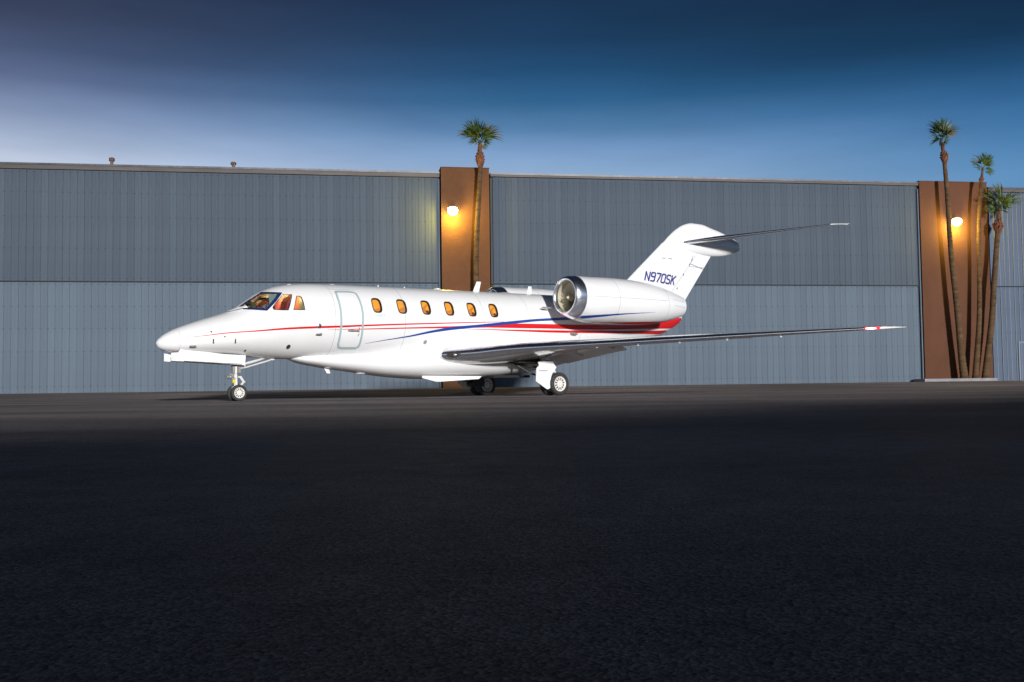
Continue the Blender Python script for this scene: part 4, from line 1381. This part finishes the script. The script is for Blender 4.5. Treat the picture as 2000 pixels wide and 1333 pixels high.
def wheel(x, y, r, wdt, rimr, nslots, face):
    """tyre (a part) with its rim (a sub-part)"""
    h_ = wdt / 2
    prof = [(-h_ * .55, rimr * .98), (-h_ * .92, rimr * 1.06), (-h_, lerp(rimr, r, .45)), (-h_ * .93, lerp(rimr, r, .78)), (-h_ * .72, r * .975), (-h_ * .40, r * .998)]
    for g_ in (-.28, 0.0, .28):
        prof += [(h_ * (g_ - .045), r), (h_ * (g_ - .03), r * .982), (h_ * (g_ + .03), r * .982), (h_ * (g_ + .045), r)]
    prof += [(h_ * .40, r * .998), (h_ * .72, r * .975), (h_ * .93, lerp(rimr, r, .78)), (h_, lerp(rimr, r, .45)), (h_ * .92, rimr * 1.06), (h_ * .55, rimr * .98)]
    ty = MB().lathe(prof, 'y', n=44, closed=False).build('tyre', M['rubber'], jet, True, 50, loc=(x, y, r))
    m_ = MB()
    for fc in (-1, 1):
        m_.cur = 0
        yo = fc * h_
        # rim ring, slotted disc, hub
        R_ = rimr
        seg = nslots * 4
        rr = [(R_ * 1.02, .55), (R_ * .96, .80), (R_ * .90, .66), (R_ * .80, .52)]
        vs = [(r_ * math.cos(2 * PI * k / seg), yo * d_, r_ * math.sin(2 * PI * k / seg)) for r_, d_ in rr for k in range(seg)]
        m_.add(vs, [(i * seg + k, i * seg + (k + 1) % seg, (i + 1) * seg + (k + 1) % seg, (i + 1) * seg + k) for i in range(len(rr) - 1) for k in range(seg)])
        ra, rb_ = R_ * .80, R_ * .46
        for i in range(nslots):
            for q in range(4):
                if q in (1, 2):
                    continue
                a0, a1 = 2 * PI * (i * 4 + q - .5 + .5) / seg, 2 * PI * (i * 4 + q + 1) / seg
                m_.add([(ra * math.cos(a0), yo * .52, ra * math.sin(a0)), (ra * math.cos(a1), yo * .52, ra * math.sin(a1)), (rb_ * math.cos(a1), yo * .62, rb_ * math.sin(a1)), (rb_ * math.cos(a0), yo * .62, rb_ * math.sin(a0))], [(0, 1, 2, 3)])
        hub = [(R_ * .46, .62), (R_ * .34, .70), (R_ * .26, .68), (R_ * .22, .95), (R_ * .10, 1.0), (.001, 1.0)]
        vs = [(r_ * math.cos(2 * PI * k / seg), yo * d_, r_ * math.sin(2 * PI * k / seg)) for r_, d_ in hub for k in range(seg)]
        m_.add(vs, [(i * seg + k, i * seg + (k + 1) % seg, (i + 1) * seg + (k + 1) % seg, (i + 1) * seg + k) for i in range(len(hub) - 1) for k in range(seg)])
        m_.cur = 1
        m_.add([(R_ * .83 * math.cos(2 * PI * k / seg), yo * .25, R_ * .83 * math.sin(2 * PI * k / seg)) for k in range(seg)], [tuple(range(seg))])
    m_.build('rim', [M['rim'], M['black']], ty, True, 30)
    return ty


# nose gear
wheel(0, -.125, .203, .115, .135, 12, -1)
wheel(0, .125, .203, .115, .135, 12, 1)
MB().tube([(-.02, 0, 1.10), (-.03, 0, .68)], .075, 16).box(-.13, .07, -.06, .06, .70, .92).build('nose_strut_housing', M['alloy'], jet, True, 40)
MB().tube([(-.03, 0, .72), (-.015, 0, .30), (0, 0, .21)], [.036, .036, .045], 14).tube([(0, -.10, .203), (0, .10, .203)], .03, 10).tube([(-.07, -.035, .70), (-.075, -.035, .34)], .014, 8).build('nose_strut', M['white_gear'], jet, True, 40)
MB().plate([(.02, .62), (.10, .62), (.20, .47), (.15, .455), (.06, .57), (.02, .58)], -.03, .03).plate([(.15, .495), (.20, .475), (.07, .335), (.01, .34), (.01, .38), (.06, .385)], -.025, .025).tube([(.175, -.05, .475), (.175, .05, .475)], .022, 8).build('torque_link', M['white_gear'], jet)
m_ = MB()
for y in (-.07, .07):
    m_.lathe([(0, .02), (-.02, .05), (-.07, .055), (-.08, .05)], 'x', c=(-.15, y, .60), n=16)
m_.box(-.16, -.06, -.06, .06, .54, .58).box(-.20, -.10, -.03, .03, .60, .68)
m_.build('taxi_light', M['alloy'], jet, True, 40)
MB().box(-.135, -.065, -.06, -.02, .455, .53).build('gear_box', M['yellow'], jet)
MB().box(-.12, -.03, -.05, .05, .30, .37).build('tow_fitting', M['white_gear'], jet)
MB().tube([(.10, -.02, .90), (.30, -.02, .955), (.55, -.02, 1.02), (.80, -.02, 1.10)], [.022, .038, .030, .016], 10).tube([(.06, 0, .81), (.22, 0, .835), (1.08, 0, 1.08)], [.014, .020, .022], 8).box(.10, .20, -.05, .02, .86, .93).box(.86, .96, -.04, .04, 1.02, 1.09).build('drag_brace', M['white_gear'], jet, True, 40)
ND = [(-1.72, .985), (-1.72, 1.175), (-1.555, 1.185), (-1.49, 1.275), (-1.2, 1.235), (-.43, 1.155), (.12, 1.13), (.095, .885), (-.27, .908), (-1.05, .955)]
for sg in (-1, 1):
    MB().plate(ND, sg * .26 - .012, sg * .26 + .012).build('nose_gear_door', M['white'], jet)
MB().plate([(-1.42, .985), (.02, .915), (.02, .900), (-1.42, .968)], -.276, -.2725).build('door_slot', M['dark_metal'], jet)
MB().box(-1.45, .25, -.22, .22, 1.128, 1.145).build('gear_bay_shade', M['black'], jet)  # solid black slab in place of the shaded inside of the bay

# main gear
XM, TR = 8.777, 1.786
ID = [(4.95, .60), (4.95, .535), (5.40, .435), (5.50, .432), (6.84, .50), (6.95, .58)]
SD = [(8.03, .96), (8.56, 1.0), (8.588, .921), (8.699, .804), (8.544, .629), (8.485, .512), (8.519, .293), (8.441, .206), (8.347, .178), (7.942, .413), (7.967, .774), (8.061, .861)]
for sg in (-1, 1):
    for dy in (-.205, .205):
        wheel(XM, sg * TR + dy, .33, .168, .218, 12, sg)
    MB().tube([(8.36, sg * TR, 1.20), (8.38, sg * TR, .52)], [.085, .07], 14).tube([(8.38, sg * (TR - .09), .52), (8.38, sg * (TR + .09), .52)], .075, 14).build('main_strut', M['white_gear'], jet, True, 40)
    MB().tube([(8.38, sg * TR, .52), (8.60, sg * TR, .40), (XM, sg * TR, .33)], [.07, .07, .06], 12).tube([(XM, sg * TR - .22, .33), (XM, sg * TR + .22, .33)], .045, 12).build('trailing_arm', M['white_gear'], jet, True, 40)
    MB().tube([(8.50, sg * TR, .93), (8.66, sg * TR, .45)], [.05, .035], 12).build('shock_absorber', M['chrome'], jet, True, 40)
    MB().plate([(8.52, .98), (8.62, .96), (8.80, .66), (8.70, .66)], sg * (TR + .02) - .05, sg * (TR + .02) + .05).build('link_plate', M['white_gear'], jet)
    MB().plate(SD, sg * 1.98 - .012, sg * 1.98 + .012).build('strut_door', M['white'], jet)
    MB().plate([(8.05, .70), (8.36, .70), (8.36, .715), (8.05, .715)], sg * 1.996 - .006, sg * 1.996 + .006).build('door_hinge', M['dark_metal'], jet)
    MB().tube([(7.55, sg * 1.35, .98), (8.05, sg * 1.62, .64), (8.38, sg * TR, .52)], [.024, .026, .03], 10).tube([(7.85, sg * 1.2, .92), (8.3, sg * 1.7, .80)], .03, 8).build('side_brace', M['dark_metal'], jet, True, 40)
    MB().box(7.5, 8.75, sg * 1.35 - .42, sg * 1.35 + .48, .93, 1.02).build('gear_bay_shade', M['black'], jet)
    # brake lines and hydraulics inboard of the wheels
    m_ = MB()
    m_.lathe([(-.06, .14), (.06, .14)], 'y', c=(XM, sg * TR, .33), n=20)
    m_.tube([(8.3, sg * (TR - .12), .9), (8.45, sg * (TR - .16), .6), (XM - .08, sg * (TR - .1), .42)], .02, 8)
    m_.build('brake_assembly', M['dark_metal'], jet, True, 40)
# inboard gear doors hanging by the keel
MB().plate(ID, -.762, -.738).build('inboard_gear_door', M['white'], jet)
m_ = MB(); m_.tube([(7.7, .9, .42), (7.75, .9, .32)], [.12, .10], 12).box(7.9, 8.3, 1.0, 1.4, .30, .56).tube([(7.2, .6, .50), (8.2, 1.5, .42)], .04, 8)
m_.build('gear_actuator', M['dark_metal'], jet, True, 40)
MB().box(7.2, 8.5, -1.0, 1.0, .53, .60).build('gear_bay_shade', M['black'], jet)

# faint type script below the first cabin window
tcv = bpy.data.curves.new('type_script', 'FONT'); tcv.body = 'Citation X'; tcv.size = .105; tcv.shear = .35
to = bpy.data.objects.new('type_script', tcv); col.objects.link(to)
dg = bpy.context.evaluated_depsgraph_get()
tm = bpy.data.meshes.new_from_object(to.evaluated_get(dg))
bpy.data.objects.remove(to)
for v_ in tm.vertices:
    x, z = 3.40 + v_.co.x * .62, 2.165 + v_.co.y
    v_.co = skin(x, z, .003, -1)
tm.materials.clear(); tm.materials.append(M['seal'])
obj('type_script', tm, jet)
